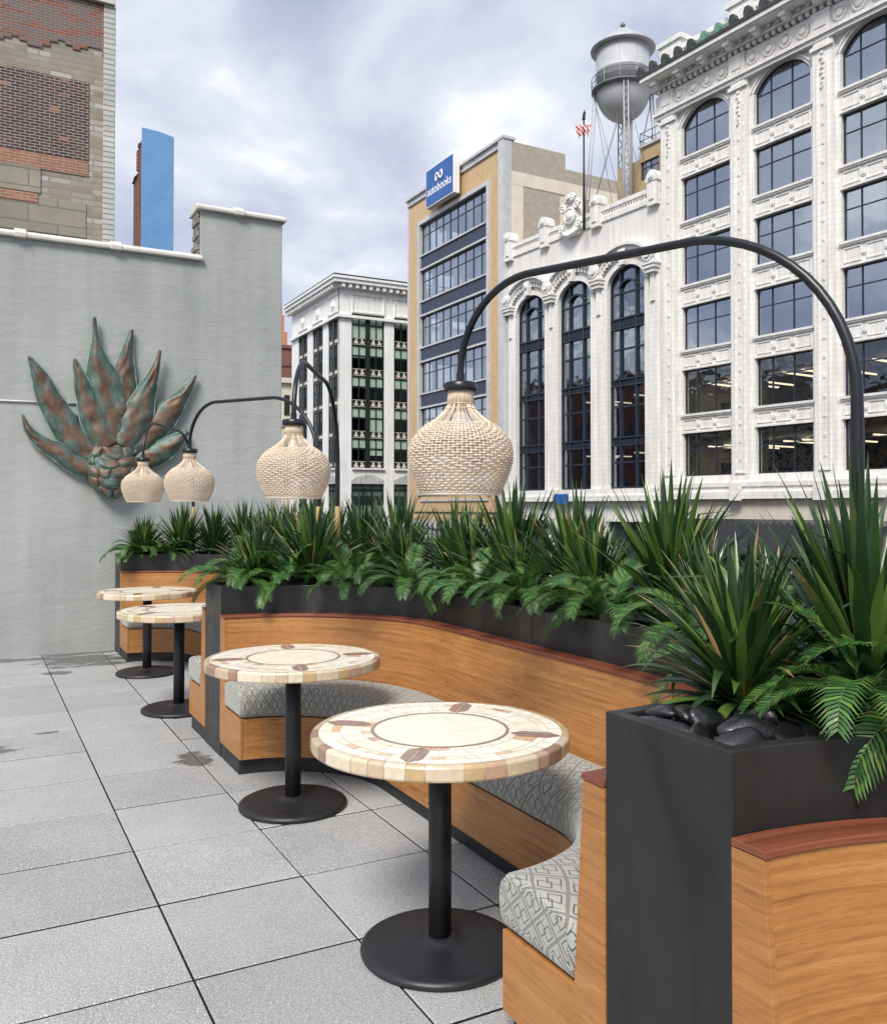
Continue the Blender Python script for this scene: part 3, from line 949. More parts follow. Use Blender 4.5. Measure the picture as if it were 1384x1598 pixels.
def make_table():
    root = empty('stone_table', (0, 0, 0))
    tr_ = random.Random(3)
    core = MB()
    core.lathe([(.30, .7125), (.436, .7125), (.4425, .718), (.4425, .750), (.436, .7575), (.42, .7590)], 96)
    top = core.build('tabletop', MAT['grout'], root)
    tl = MB(); zt = .7605; g_ = .0011

    def tile(r0, r1, t0, t1, col, z=zt):
        k = max(1, int((t1 - t0) / .06)); ga0 = g_ / r0; ga1 = g_ / r1
        def P(r, t, zz): return (r * math.cos(t), r * math.sin(t), zz)
        for q in range(k):
            ta = [t0 + ga0 + (t1 - t0 - 2 * ga0) * (q + e) / k for e in (0, 1)]; tb = [t0 + ga1 + (t1 - t0 - 2 * ga1) * (q + e) / k for e in (0, 1)]
            i = tl.add([P(r0 + g_, ta[0], z), P(r1 - g_, tb[0], z), P(r1 - g_, tb[1], z), P(r0 + g_, ta[1], z)])
            tl.face([i, i + 1, i + 2, i + 3], None, col)
    # medallion
    n = 96
    i = tl.add([(.226 * math.cos(2 * PI * k / n), .226 * math.sin(2 * PI * k / n), zt) for k in range(n)])
    tl.face(list(range(i, i + n)), None, (.86, .79, .63))
    for k in range(88): tile(.228, .239, 2 * PI * k / 88, 2 * PI * (k + 1) / 88, BROWN)
    # mixed rings, broken where the four brown darts lie
    darts = [R(45 + 90 * k) for k in range(4)]

    def ring(r0, r1, cnt, pp):
        t = tr_.random() * .1; bounds = []
        while t < 2 * PI + .0:
            bounds.append(t); t += 2 * PI / cnt * tr_.uniform(.6, 1.4)
        bounds.append(bounds[0] + 2 * PI)
        for a, b in zip(bounds, bounds[1:]):
            if b - a < .02: continue
            col = tr_.choice(PEACH) if tr_.random() < pp else tr_.choice(PALE)
            tile(r0, r1, a, b, col)
    ring(.241, .272, 40, .22)
    ring(.272, .345, 20, .05)
    ring(.345, .372, 44, .26)
    ring(.372, .418, 28, .10)
    for d in darts:
        c, s = math.cos(d), math.sin(d)
        for sg in (-1, 1):
            pts = [(.246, sg * .0016), (.285, sg * .036), (.375, sg * .036), (.416, sg * .0016)]
            i = tl.add([(x * c - y * s, x * s + y * c, zt + .0012) for x, y in pts]); tl.face([i, i + 1, i + 2, i + 3] if sg < 0 else [i + 3, i + 2, i + 1, i], None, tuple(v * tr_.uniform(.9, 1.15) for v in BROWN))
    # rim: rounded edge tiles
    n = 40; t = 0; b = []
    while t < 2 * PI - .05: b.append(t); t += tr_.uniform(.12, .30)
    b.append(2 * PI)
    prof = [(.4185, .7606), (.4360, .7600), (.4420, .7565), (TR, .751), (TR, .7165), (.4430, .711)]
    for a0, a1 in zip(b, b[1:]):
        col = tr_.choice(EDGE); k = 4
        for q in range(k):
            ta = a0 + .0025 + (a1 - a0 - .005) * q / k; tb = a0 + .0025 + (a1 - a0 - .005) * (q + 1) / k
            for (r0, z0), (r1, z1) in zip(prof, prof[1:]):
                i = tl.add([(r0 * math.cos(ta), r0 * math.sin(ta), z0), (r1 * math.cos(ta), r1 * math.sin(ta), z1), (r1 * math.cos(tb), r1 * math.sin(tb), z1), (r0 * math.cos(tb), r0 * math.sin(tb), z0)])
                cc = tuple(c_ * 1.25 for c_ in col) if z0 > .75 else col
                tl.face([i, i + 1, i + 2, i + 3], None, cc, sm=False)
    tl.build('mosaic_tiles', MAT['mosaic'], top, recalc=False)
    m_ = MB(); m_.lathe([(.040, .018), (.040, .712)], 28); m_.build('pole', MAT['castiron'], root)
    m_ = MB(); m_.lathe([(.262, .0), (.272, .004), (.275, .012), (.272, .022), (.258, .030), (.235, .032), (.10, .037), (.078, .040), (.064, .047), (.054, .054), (.041, .057)], 64)
    m_.build('base', MAT['castiron'], root)
    m_ = MB(); m_.lathe([(.11, .704), (.13, .706), (.13, .7115)], 24); m_.build('mounting_plate', MAT['castiron'], root)
    return root


t0 = make_table()
TABS = [((-.012, 3.07), .55, 'round mosaic stone table in the foreground with a black disc base'),
        ((-.77, 4.54), 1.05, 'second nearest round mosaic table, beside the bench end of the middle booth'),
        ((-1.99, 6.66), .3, 'third round mosaic table, partly hidden by the black planter column'),
        ((-2.72, 8.12), .85, 'farthest round mosaic table, closest to the grey wall')]
for k, ((x, y), rz, lab) in enumerate(TABS):
    o = t0 if k == 0 else copy_tree(t0)
    o.location = (x, y, 0); o.rotation_euler.z = rz
    tag(o, lab, 'table', 'round mosaic tables beside the booths')

# ------------------------------------------------------------------ rattan arc lamps
SH = [(.043, 1.962), (.044, 1.935), (.046, 1.905), (.053, 1.888), (.066, 1.872), (.090, 1.85), (.127, 1.825), (.155, 1.80), (.177, 1.769), (.186, 1.737), (.187, 1.705), (.179, 1.665), (.164, 1.624), (.146, 1.584), (.142, 1.576)]


def shr(z):
    for (r0, z0), (r1, z1) in zip(SH, SH[1:]):
        if z1 <= z <= z0: return r0 + (r1 - r0) * (z0 - z) / (z0 - z1)
    return SH[-1][0] if z < SH[-1][1] else SH[0][0]


def sh_smooth(z):
    return (shr(z - .008) + 2 * shr(z) + shr(z + .008)) / 4 if z > 1.59 else shr(z)


ZREF = 1.955
rb = MB(); NR = 74
zs = [1.956, 1.93, 1.905, 1.896, 1.888, 1.88, 1.872, 1.861, 1.85, 1.838, 1.825, 1.812, 1.80, 1.785, 1.769, 1.737, 1.705, 1.665, 1.624, 1.60, 1.577]
for k in range(NR):
    a = 2 * PI * k / NR
    j = rnd.uniform(-.012, .012)
    ok = not (k % 2 and rnd.random() < .30)
    zl = zs if ok else [z for z in zs if z < 1.83]
    rb.tube([((sh_smooth(z) - .001) * math.cos(a + (j if 1.83 < z < 1.9 else 0)), (sh_smooth(z) - .001) * math.sin(a + (j if 1.83 < z < 1.9 else 0)), z - ZREF) for z in zl], [.0017 if z > 1.83 else .0026 for z in zl], 5)
for k in range(56):
    a = 2 * PI * k / 56 + rnd.uniform(-.02, .02)
    rr_ = .0445 + .001 * rnd.random()
    rb.tube([((rr_ + (.002 if z < 1.92 else 0)) * math.cos(a), (rr_ + (.002 if z < 1.92 else 0)) * math.sin(a), z - ZREF) for z in (1.954, 1.93, 1.902)], .0026, 5)
for zz in (1.903, 1.886): rb.tube([((sh_smooth(zz) + .0015) * math.cos(2 * PI * i / 40), (sh_smooth(zz) + .0015) * math.sin(2 * PI * i / 40), zz - ZREF) for i in range(40)], .0016, 5, cap=False, closed=True)
rib_me = rb.mesh('shade_ribs', MAT['cane'])
wv = MB()
NS = 75
z = 1.829; prof_rows = []
while z > 1.583:
    dr = (shr(z - .003) - shr(z + .003)) / .006
    up = z > 1.66
    prof_rows.append((z, up)); z -= (.0125 if z > 1.808 else .0092 if up else .0108) / math.sqrt(1 + dr * dr)
sh_acc = 0.0
for ri, (z, up) in enumerate(prof_rows):
    fz = (z - 1.66) / (1.829 - 1.66)
    if up: sh_acc += .40 if (fz > .74 or .24 < fz < .5) else -.40
    pts = []
    M_ = NS * 3
    for i in range(M_):
        a = 2 * PI * i / M_
        ph = i / 9.0 + sh_acc if up else i / 6.0 + .5 * (ri % 2)
        cc_ = math.cos(2 * PI * ph)
        off = .0044 * max(-1, min(1, 1.6 * cc_ + .25)) if up else .0036 * max(-1, min(1, 1.5 * cc_))
        r = sh_smooth(z) + off
        pts.append((r * math.cos(a), r * math.sin(a), z - ZREF + .0011 * math.sin(a * 7 + ri) + .0006 * math.sin(a * 23 + ri * 2)))
    wv.tube(pts, .0025 if up else .0022, 4, cap=False, closed=True)
# rolled bottom rim
for dz_, rr in ((.0, .004), (.006, .0035)):
    wv.tube([((.143) * math.cos(2 * PI * i / 90), (.143) * math.sin(2 * PI * i / 90), 1.576 - ZREF + dz_) for i in range(90)], rr, 6, cap=False, closed=True)
weave_me = wv.mesh('shade_weave', MAT['palecane'])
cp = MB(); cp.lathe([(.058, -.004), (.060, 0), (.060, .022), (.054, .027), (.016, .028), (.016, .06)], 32)
cap_me = cp.mesh('shade_cap', MAT['tubeblack'])
bu = MB(); bu.lathe([(.013, -.02), (.014, -.06), (.028, -.09), (.036, -.12), (.030, -.15), (.012, -.165)], 18)
bulb_me = bu.mesh('bulb', MAT['bulb'])

LAMPS = [((1.5, 2.01), (.062, 3.196), 'nearest black arc lamp, its woven rattan shade hanging over the foreground table'),
         ((5.58, 2.17), (-.775, 4.56), 'arc lamp with rattan shade over the second table, right of the grey wall edge'),
         ((5.70, 2.08), (-1.973, 6.85), 'arc lamp whose flat arm reaches across the grey wall to the third rattan shade'),
         ((9.66, 2.10), (-2.76, 8.1), 'farthest and smallest looking arc lamp, its shade in front of the copper agave')]
for k, ((pa, pb), (sx, sy), lab) in enumerate(LAMPS):
    base = W(pb, pa, .985)
    dv = Vector((sx - base.x, sy - base.y)); span = dv.length; ang = math.atan2(dv.y, dv.x)
    root = empty('arc_lamp', base, ang, lab, 'lamp', 'rattan arc lamps over the tables')
    z0 = -.98 + 1.0 - .02
    top = 2.325 - .985; zc = 1.965 - .985
    rp, rs = .50, .31; zp0 = top - .012
    pts = [(0, 0, 0), (0, 0, .5), (0, 0, zp0 - rp - .06), (0, 0, zp0 - rp - .02)]
    pts += [(rp - rp * math.cos(R(t)), 0, zp0 - rp + rp * math.sin(R(t))) for t in range(0, 87, 6)]
    pts += [(span - rs + rs * math.sin(R(t)), 0, top - rs + rs * math.cos(R(t))) for t in range(2, 91, 8)]
    pts += [(span, 0, zc)]
    rr = [.0165 if p[2] < .75 else .0135 for p in pts]
    rr = [.0165 - .0035 * min(1, max(0, (i - 2) / 10)) for i in range(len(pts))]
    m_ = MB(); m_.tube(pts, rr, 14); m_.build('arched_pole', MAT['tubeblack'], root)
    if k:
        m_ = MB(); m_.lathe([(.0178, .26), (.0182, .262), (.0182, .545), (.0178, .547)], 18); m_.build('brass_sleeve', MAT['brass'], root)
    m_ = MB(); m_.lathe([(.05, 0.0), (.05, .012), (.02, .016), (.019, .05)], 20); m_.build('pole_foot', MAT['tubeblack'], root)
    sh = empty('lamp_shade', (span, 0, ZREF - .985)); sh.parent = root
    if k in (0, 2): sh.rotation_euler.z = .4 * k + .2
    child('rib_cage', rib_me, sh); child('woven_body', weave_me, sh); child('shade_cap', cap_me, sh); child('bulb', bulb_me, sh)

# ------------------------------------------------------------------ plants


def blade(m_, az, el, ln, wd, bend, col, r0=.02, nseg=7, twist=0.0, z0=0.0, kink=0.0):
    """a lance shaped leaf"""
    d = Vector((math.cos(az), math.sin(az), 0)); side = Vector((-math.sin(az), math.cos(az), 0))
    p = d * r0 + Vector((0, 0, z0)); e = el; rows_ = []
    for k in range(nseg + 1):
        f = k / nseg
        w = wd * (.55 + .9 * f if f < .35 else (.865 + .14 * min(1, (f - .35) / .2)) * (1 - max(0, (f - .45) / .55) ** 1.7))
        w = max(w, .0006)
        t = d * math.cos(e) + Vector((0, 0, 1)) * math.sin(e)
        nr = side.cross(t)
        sd_ = (side * math.cos(twist * f) + nr * math.sin(twist * f))
        fold = nr * (-w * .38)
        rows_.append(m_.add([p - sd_ * w, p + fold * (1 if nr.z > 0 else -1), p + sd_ * w]))
        p = p + t * (ln / nseg); e -= bend * (.35 + 1.3 * f) / nseg + (kink if k == nseg - 3 else 0)
    for q, (a, b) in enumerate(zip(rows_, rows_[1:])):
        cq = (col[0], col[1] if q >= nseg - 1 else col[1] * .35 if q == nseg - 2 else 0, 0)
        m_.face([a, a + 1, b + 1, b], None, cq, True); m_.face([a + 1, a + 2, b + 2, b + 1], None, cq, True)


def yucca_meshes(seed, n=95, L0=.56, spread=1.0, droop=1.0, wd=.0135):
    r = random.Random(seed); m_ = MB(); y_ = MB()
    for k in range(n):
        f = (k + .5) / n
        el = R(86 - 74 * spread * f ** 1.25 + r.uniform(-7, 7)); az = k * 2.39996 + r.uniform(-.3, .3)
        ln = L0 * (1.0 - .30 * f ** 2) * r.uniform(.72, 1.1)
        bend = R((10 + 50 * f ** 1.3) * droop * r.uniform(.5, 1.5))
        c = r.uniform(.15, .6) if r.random() < .75 else r.uniform(.6, 1.0)
        blade(m_, az, el, ln, wd * r.uniform(.8, 1.2), bend, (c, 1.0 if r.random() < .07 else 0, 0), r0=.012 + .02 * f, twist=r.uniform(-.5, .5), z0=.05 + .05 * (1 - f), kink=R(r.uniform(25, 70)) if r.random() < .07 else 0)
    for k in range(int(n * .26)):
        az = k * 2.39996 * 1.7 + r.random(); el = R(r.uniform(50, 88)); c = r.uniform(.0, .9)
        blade(y_, az, el, L0 * r.uniform(.5, .98), wd * r.uniform(.75, 1.05), R(r.uniform(2, 28)), (c, 0, 0), r0=.006, twist=r.uniform(-.3, .3), z0=.09)
    return m_.mesh('yucca_leaves', MAT['leaf'], False), y_.mesh('yucca_young_leaves', MAT['young'], False)


YV = [yucca_meshes(11, 125, .53, wd=.0145), yucca_meshes(23, 115, .51, .9, .7, .015), yucca_meshes(37, 130, .52, 1.05, 1.2, .0145), yucca_meshes(41, 115, .54, .88, .65, .0155), yucca_meshes(59, 150, .47, 1.0, 1.2, .0158)]
ys = MB(); ys.tube([(0, 0, -.02), (0, 0, .05), (0, 0, .13)], [.034, .04, .026], 10)
ystem = ys.mesh('yucca_stem', MAT['stem'])
dr_ = MB(); r_ = random.Random(5)
for k in range(7): blade(dr_, k * .9 + r_.random(), R(r_.uniform(20, 75)), r_.uniform(.2, .38), .010, R(r_.uniform(10, 60)), (r_.random(), 0, 0), twist=r_.uniform(-1, 1), z0=.05)
drymesh = dr_.mesh('dry_leaf_fan', MAT['dry'], False)


def frond_mesh(seed, ln=.36, rise=40, droop=95, npair=29):
    r = random.Random(seed); m_ = MB()
    p = Vector((0, 0, 0)); e = R(rise); pts = [p.copy()]; dirs = []
    ns = npair + 4
    for k in range(ns):
        t = Vector((math.cos(e), 0, math.sin(e))); dirs.append(t)
        p = p + t * (ln / ns); pts.append(p.copy()); e -= R(droop) / ns * (.4 + 1.2 * k / ns)
    m_.tube(pts[::2] + [pts[-1]], [.0032 * (1 - .7 * q / (len(pts[::2]))) for q in range(len(pts[::2]) + 1)], 5, col=(.5, 0, 0))
    side = Vector((0, 1, 0))
    for k in range(3, ns + 1):
        f = (k - 3) / (ns - 3)
        t = dirs[min(k, ns - 1)]; nr = t.cross(side) * -1
        up = Vector((0, 1, 0)).cross(t) * -1
        if up.z < 0 and t.z > -.99: pass
        nr = Vector((-t.z, 0, t.x))
        l = .09 * (math.sin(PI * min(1, .12 + .80 * f)) ** .65) * r.uniform(.9, 1.08)
        fw = R(52 - 22 * f)
        for sg in (-1, 1):
            c = min(1, max(0, .46 + r.uniform(-.26, .3)))
            d0 = (side * sg * math.sin(fw + .25) + t * math.cos(fw + .25) + nr * .28).normalized()
            d1 = (d0 + t * .30 - nr * .42).normalized()
            b0 = pts[k]; m1 = b0 + d0 * l * .5; tip = m1 + d1 * l * .5
            wv_ = t * .0050
            i = m_.add([b0 - wv_ * .7, b0 + wv_ * .7, m1 + wv_, m1 - wv_, tip])
            m_.face([i, i + 1, i + 2, i + 3], None, (c, 0, 0), True); m_.face([i + 3, i + 2, i + 4], None, (c, .5 if r.random() < .1 else 0, 0), True)
    return m_.mesh('cycad_frond', MAT['fern'], False)


FV = [frond_mesh(1, .36, 38, 92), frond_mesh(2, .38, 25, 95), frond_mesh(3, .34, 62, 105), frond_mesh(4, .36, 12, 80), frond_mesh(5, .31, 78, 70), frond_mesh(6, .36, 48, 125)]
cs = MB(); cs.lathe([(.022, -.02), (.034, .01), (.036, .04), (.022, .07)], 10)
cstem = cs.mesh('cycad_stem', MAT['stem'])
PZ = .985


def yucca(b, a, sc, v, rz, label, dry=False, z=PZ):
    root = empty('yucca_plant', W(b, a, z), rz, label, 'yucca plant', 'spiky yuccas in the planters')
    root.scale = (sc,) * 3
    child('foliage', YV[v][0], root); child('young_foliage', YV[v][1], root); child('stem', ystem, root)
    if dry: child('dry_foliage', drymesh, root)
    return root


def cycad(b, a, sc, n, rz, label, seed, lean=None):
    r = random.Random(seed)
    root = empty('cycad_plant', W(b, a, PZ + .02), rz, label, 'cycad plant', 'feathery cycads in the planters')
    root.scale = (sc,) * 3
    child('stem', cstem, root)
    n += 5
    for k in range(n):
        f = k / n
        v = [4, 2, 2, 5, 0, 0, 1, 5, 3, 1, 0, 3][int(f * 11.99)]
        az = k * 2.39996 + r.uniform(-.25, .25)
        child('frond', FV[v], root, (0.015 * math.cos(az), .015 * math.sin(az), .05), (r.uniform(-.25, .25), r.uniform(-.12, .12), az), (r.uniform(.85, 1.15),) * 3)
    return root


yucca(1.74, 1.64, .84, 4, .4, 'largest looking dark yucca, on the nearest planter corner among the black stones', True)
yucca(2.0, 1.47, 1.06, 3, 1.2, 'tall yucca with light inner leaves at the right edge beside the lamp post', True, z=.99)
yucca(2.55, 2.24, .68, 2, 2.2, 'dark arching yucca left of the nearest lamp post, behind the corner yucca')
yucca(2.66, 2.70, .72, 0, 3.0, 'low dark yucca behind the corner yucca in the nearest planter')
yucca(2.80, 3.06, 1.12, 3, .1, 'upright yucca with bright centre below the white brick building corner', True)
yucca(2.66, 3.42, .85, 2, 5.0, 'small dark yucca between two tall yuccas on the nearest planter', True)
yucca(2.80, 3.76, 1.08, 1, 4.0, 'fan shaped yucca under the second arched window', True)
yucca(2.78, 4.34, 1.1, 3, 2.6, 'fan shaped yucca right under the largest rattan shade, right side')
yucca(2.74, 4.78, .95, 0, 1.9, 'yucca with dry orange leaves under the largest rattan shade', True)
yucca(2.84, 5.15, 1.0, 1, .9, 'yucca under the tan stone building, left of the dry leaved yucca')
yucca(2.62, 5.42, .82, 4, 3.3, 'short dense yucca with dry leaves behind the middle planter rim', True)
yucca(2.80, 5.95, 1.05, 3, 5.5, 'upright yucca below the gap of the two white buildings')
yucca(2.78, 6.60, 1.05, 0, 4.4, 'yucca just right of the brass sleeve of the second lamp')
yucca(1.98, 5.55, 1.02, 1, 2.0, 'upright yucca left of the brass sleeve of the second lamp', True)
yucca(1.64, 5.66, .80, 4, 1.0, 'low dark yucca at the column end of the middle planter', True)
yucca(2.76, 7.15, 1.05, 2, .7, 'yucca in the far row behind the second rattan shade')
yucca(2.76, 7.75, 1.02, 3, 3.7, 'yucca in the far row, directly under the second rattan shade')
yucca(2.75, 8.35, 1.02, 0, 5.9, 'yucca in the far row near the grey wall edge, left of the second shade')
yucca(2.76, 8.95, 1.02, 1, 2.9, 'yucca in the far row in front of the end of the grey wall')
yucca(2.62, 9.5, 1.0, 3, 1.6, 'yucca close to the grey wall, right of the farthest lamp post')
yucca(2.32, 9.66, .95, 0, 4.7, 'yucca touching the grey wall, just right of the farthest brass sleeve')
yucca(1.97, 9.60, 1.0, 1, .3, 'upright yucca left of the farthest lamp post')
yucca(1.60, 9.68, .82, 4, 3.9, 'leftmost yucca, low and dense, on the far planter by the wall')
cycad(1.84, 1.33, .98, 15, .2, 'large cycad drooping over the side of the nearest planter corner', 1)
cycad(2.02, 1.26, 1.0, 15, 2.2, 'cycad at the right edge of the picture with pale green fronds', 2)
cycad(2.0, 1.82, .95, 12, 1.0, 'dark cycad tucked behind the corner yucca', 3)
cycad(2.50, 2.58, 1.0, 12, 4.0, 'shaded cycad behind the black stones of the nearest corner', 4)
cycad(2.47, 3.10, 1.0, 14, .6, 'cycad hanging over the planter rim right of the middle of the bench', 5)
cycad(2.46, 3.72, 1.0, 13, 3.1, 'cycad with pale fronds hanging over the rim above the bench centre', 6)
cycad(2.48, 4.20, .95, 12, 5.2, 'cycad hanging over the rim below the largest rattan shade', 7)
cycad(2.36, 4.88, .92, 12, 1.7, 'cycad on the curved rim left of the largest rattan shade', 8)
cycad(2.22, 5.36, .98, 13, 2.8, 'bright cycad in front of the second brass sleeve', 9)
cycad(1.52, 5.60, 1.02, 15, .9, 'cycad overhanging the column end of the middle planter', 10)
cycad(1.76, 5.45, .95, 13, 4.4, 'bushy cycad right of the middle planter column', 11)
cycad(1.72, 5.86, .9, 12, 3.6, 'cycad at the back of the middle planter column', 12)
cycad(1.53, 9.62, .95, 14, 5.0, 'leftmost cycad overhanging the far planter by the grey wall', 13)
cycad(1.82, 9.50, .8, 11, 1.4, 'small cycad on the far planter in front of two yuccas', 14)
cycad(2.55, 9.0, .9, 11, 2.4, 'cycad in the far row before the grey wall', 15)

cycad(2.62, 3.40, .82, 11, 1.3, 'small cycad filling the gap left of the pale fronded rim cycad, low down', 21)
cycad(2.60, 4.00, .8, 11, .4, 'small shaded cycad between two rim cycads under the arched windows', 22)
cycad(2.52, 4.56, .85, 12, 2.9, 'cycad directly below the left half of the largest rattan shade', 23)
cycad(2.10, 5.15, .85, 12, 3.9, 'cycad on the curved rim between the bright cycad and the largest shade', 24)
yucca(2.66, 4.05, .72, 4, 2.1, 'low dense yucca between two fan shaped yuccas', True)
yucca(2.60, 5.68, .74, 0, 1.1, 'low yucca right behind the bright cycad of the middle planter')
# ------------------------------------------------------------------ river stones


def stone_mesh(seed):
    bm = bmesh.new(); bmesh.ops.create_icosphere(bm, subdivisions=4, radius=1)
    for v in bm.verts:
        n_ = noise.noise(v.co * 1.0 + Vector((0, seed * 5.0, 0))) + .25 * abs(noise.noise(Vector((v.co.x * 1.2, v.co.y * 4, v.co.z * 5 + seed)))) if True else noise.noise(v.co * 1.1 + Vector((seed * 3.1, 0, 0))); v.co *= 1 + .22 * n_
        v.co.x *= 1.62; v.co.y *= .84; v.co.z *= .50
    for f in bm.faces: f.smooth = True
    me = bpy.data.meshes.new('river_stone'); bm.to_mesh(me); bm.free(); me.materials.append(MAT['stone']); return me


SM = [stone_mesh(k) for k in range(5)]
proto = bpy.data.objects.new('river_stone', SM[0])


def stone(b, a, z, s, v, rot, label, group):
    o = proto.copy(); o.data = SM[v]; COL.objects.link(o)
    o.location = W(b, a, z); o.scale = (s * 1.18,) * 3; o.rotation_euler = rot
    return tag(o, label, 'stone', group)


NEAR = [(1.415, 1.625, 1.012, .037, 0, (.2, .1, 2.3), 'black stone in the left corner of the nearest planter'),
        (1.475, 1.655, 1.022, .040, 1, (.1, .3, 1.9), 'long flat black stone along the far rim of the nearest planter corner'),
        (1.445, 1.545, 1.010, .036, 2, (.3, -.2, 2.6), 'smooth black stone beside the left rim of the nearest planter'),
        (1.520, 1.595, 1.028, .036, 3, (.5, .1, 1.2), 'black stone on top of the pile left of the corner yucca'),
        (1.435, 1.470, 1.012, .036, 4, (1.1, .2, 1.0), 'upright ridged black stone nearest the left rim of the planter corner'),
        (1.500, 1.505, 1.026, .040, 0, (1.2, .4, .6), 'tall leaning black stone in the middle of the corner pile'),
        (1.465, 1.395, 1.010, .036, 1, (1.0, -.3, .3), 'grooved black stone by the near corner of the planter rim'),
        (1.540, 1.415, 1.022, .042, 2, (1.1, .2, .1), 'rounded shiny black stone in front of the corner yucca stem'),
        (1.600, 1.470, 1.030, .038, 3, (.9, .4, 2.0), 'black stone against the base of the corner yucca'),
        (1.615, 1.380, 1.012, .038, 4, (.8, .1, .9), 'black stone right of the pile, by the drooping cycad fronds'),
        (1.575, 1.650, 1.012, .036, 2, (.2, .2, .4), 'dark stone behind the pile on the far side of the corner')]
for s in NEAR: stone(*s, 'black river stones on the planters')
r_ = random.Random(99)


def scatter(n, fn, label):
    for k in range(n):
        b, a = fn(r_)
        stone(b, a, 1.0 + r_.uniform(-.004, .012), r_.uniform(.026, .040), r_.randrange(5), (r_.uniform(-.4, .4), r_.uniform(-.4, .4), r_.uniform(0, 6)), label, 'black river stones on the planters')


scatter(34, lambda r: (r.uniform(2.44, 2.62), r.uniform(2.6, 4.5)), 'small black stone between the cycads of the long planter rim above the bench')


def onarc(r):
    t = R(r.uniform(8, 80)); q = RST + r.uniform(.06, .2); ca = DIV[2] - HW - RST
    return FB + q * math.sin(t), ca + q * math.cos(t)


scatter(34, onarc, 'small black stone under the plants on the curved rim of the middle planter')
scatter(16, lambda r: (r.uniform(1.41, 1.75), r.uniform(5.49, 5.78)), 'small black stone at the column end of the middle planter')
scatter(18, lambda r: (r.uniform(1.41, 2.2), r.uniform(9.62, 9.9)), 'small black stone on the far planter by the grey wall')


def nearright(r):
    return r.uniform(1.68, 2.1), r.uniform(1.3, 1.42) if r.random() < .5 else r.uniform(1.34, 1.66)


scatter(26, nearright, 'black stone half hidden under the cycads of the nearest planter')

# ------------------------------------------------------------------ left background: brick tower and blue chimney
p = at(178.5, 400, 22.0)
TA = -p.x * TS + p.y * TC; TBR = p.x * TC + p.y * TS


def tw(u, v):
    d = ray(u, v); k = TA / (-d.x * TS + d.y * TC); q = d * k
    return q.x * TC + q.y * TS, q.z + H      # b, z


tower = empty('brick_building', W(TBR, TA, 0), TH, 'tall old building with patched dark and red brick and grey cement wall', 'building')
zt = tw(178, 12)[1]
mb = MB(); mb.box(-14, -.28, 0, 12, -6.5, zt - .1); mb.build('cement_wall', MAT['cement'], tower)
mb = MB(); mb.box(-.279, 0, -.05, .35, -6.5, zt); mb.build('glazed_corner_strip', MAT['glazed'], tower, bevel=.01)
mb = MB(); mb.box(-.279, -.004, .352, 12, -6.5, zt - .1); mb.build('return_wall', MAT['cement'], tower)


def twp(u, v): b, z = tw(u, v); return b - TBR, z


def panel(name, u0, u1, v0l, v1l, mat, th, rough_edge=None):
    """panel between columns u0,u1; top v0l, bottom v1l measured at u1"""
    x0 = twp(u0, v0l)[0]; x1, zt_ = twp(u1, v0l); zb = twp(u1, v1l)[1]
    m_ = MB()
    if rough_edge is None: m_.box(x0, x1, -th, .05, zb, zt_)
    else:
        # ragged stepped lower edge in whole brick courses
        pts = [(x0, zt_), (x1, zt_)]
        n = 26
        for k in range(n + 1):
            x = x1 + (x0 - x1) * k / n
            zz = zb + rough_edge(k / n)
            zz = round(zz / .072) * .072
            if k: pts.append((x1 + (x0 - x1) * (k) / n, pts[-1][1]))
            pts.append((x, zz))
        m_.prism([(q[0], q[1]) for q in pts], -th, .05, lambda x, q: (q[0], x, q[1]))
    return m_.build(name, mat, tower)


panel('upper_brickwork', -150, 171, 13, 90, MAT['brick_red'], .03, lambda f: .12 * math.sin(11 * f) + .10 * math.sin(31 * f))
panel('dark_brick_infill', -150, 140, 130, 252, MAT['brick_dark'], .016)
panel('orange_brick_course', -150, 138, 253, 276, MAT['brick_orange'], .022)
panel('cement_block_course', -150, 64, 262, 302, MAT['block'], .03)
panel('lower_orange_course', -150, 60, 303, 317, MAT['brick_orange'], .035)
panel('lower_block_panel', -150, 135, 318, 372, MAT['block'], .02)
mb = MB(); mb.box(-14, -1.9, -.12, 12, zt - .1, zt + .02); mb.build('roof_edge', MAT['cornicecopper'], tower)
mb = MB(); mb.box(-1.75, -.02, -.14, .5, zt + .002, zt + .16); mb.build('corner_coping', MAT['coping'], tower, bevel=.02)

p = at(221, 400, 16.0); CA = -p.x * TS + p.y * TC; CB = p.x * TC + p.y * TS
p2 = ray(271, 400); k = CA / (-p2.x * TS + p2.y * TC); CB2 = p2.x * k * TC + p2.y * k * TS
zc = at(221, 199, 16.0).z
chim = empty('blue_chimney', W(CB, CA, 0), TH, 'brick chimney with a flat sky blue painted face rising behind the grey wall', 'chimney')
w_ = CB2 - CB
mb = MB(); mb.prism([(0, -6), (w_, -6), (w_, zc - .06), (w_ * .55, zc - .01), (0, zc + .01)], 0, .05, lambda x, q: (q[0], x, q[1])); mb.build('painted_face', MAT['blue'], chim, bevel=.01)
mb = MB(); mb.box(.01, w_ - .01, .051, .5, -6, zc - .22); mb.box(.03, w_ - .02, .5, 1.15, -6, zc - .62)
for k in range(7): mb.box(.005 - .03 * rnd.random(), .05, .1 + .15 * k, .22 + .15 * k, zc - (.26 if k < 3 else .68), zc - (.18 if k < 2 else .6) - rnd.random() * .05)
mb.build('brick_flue', MAT['brick_chim'], chim, bevel=.015)

# ------------------------------------------------------------------ street facades


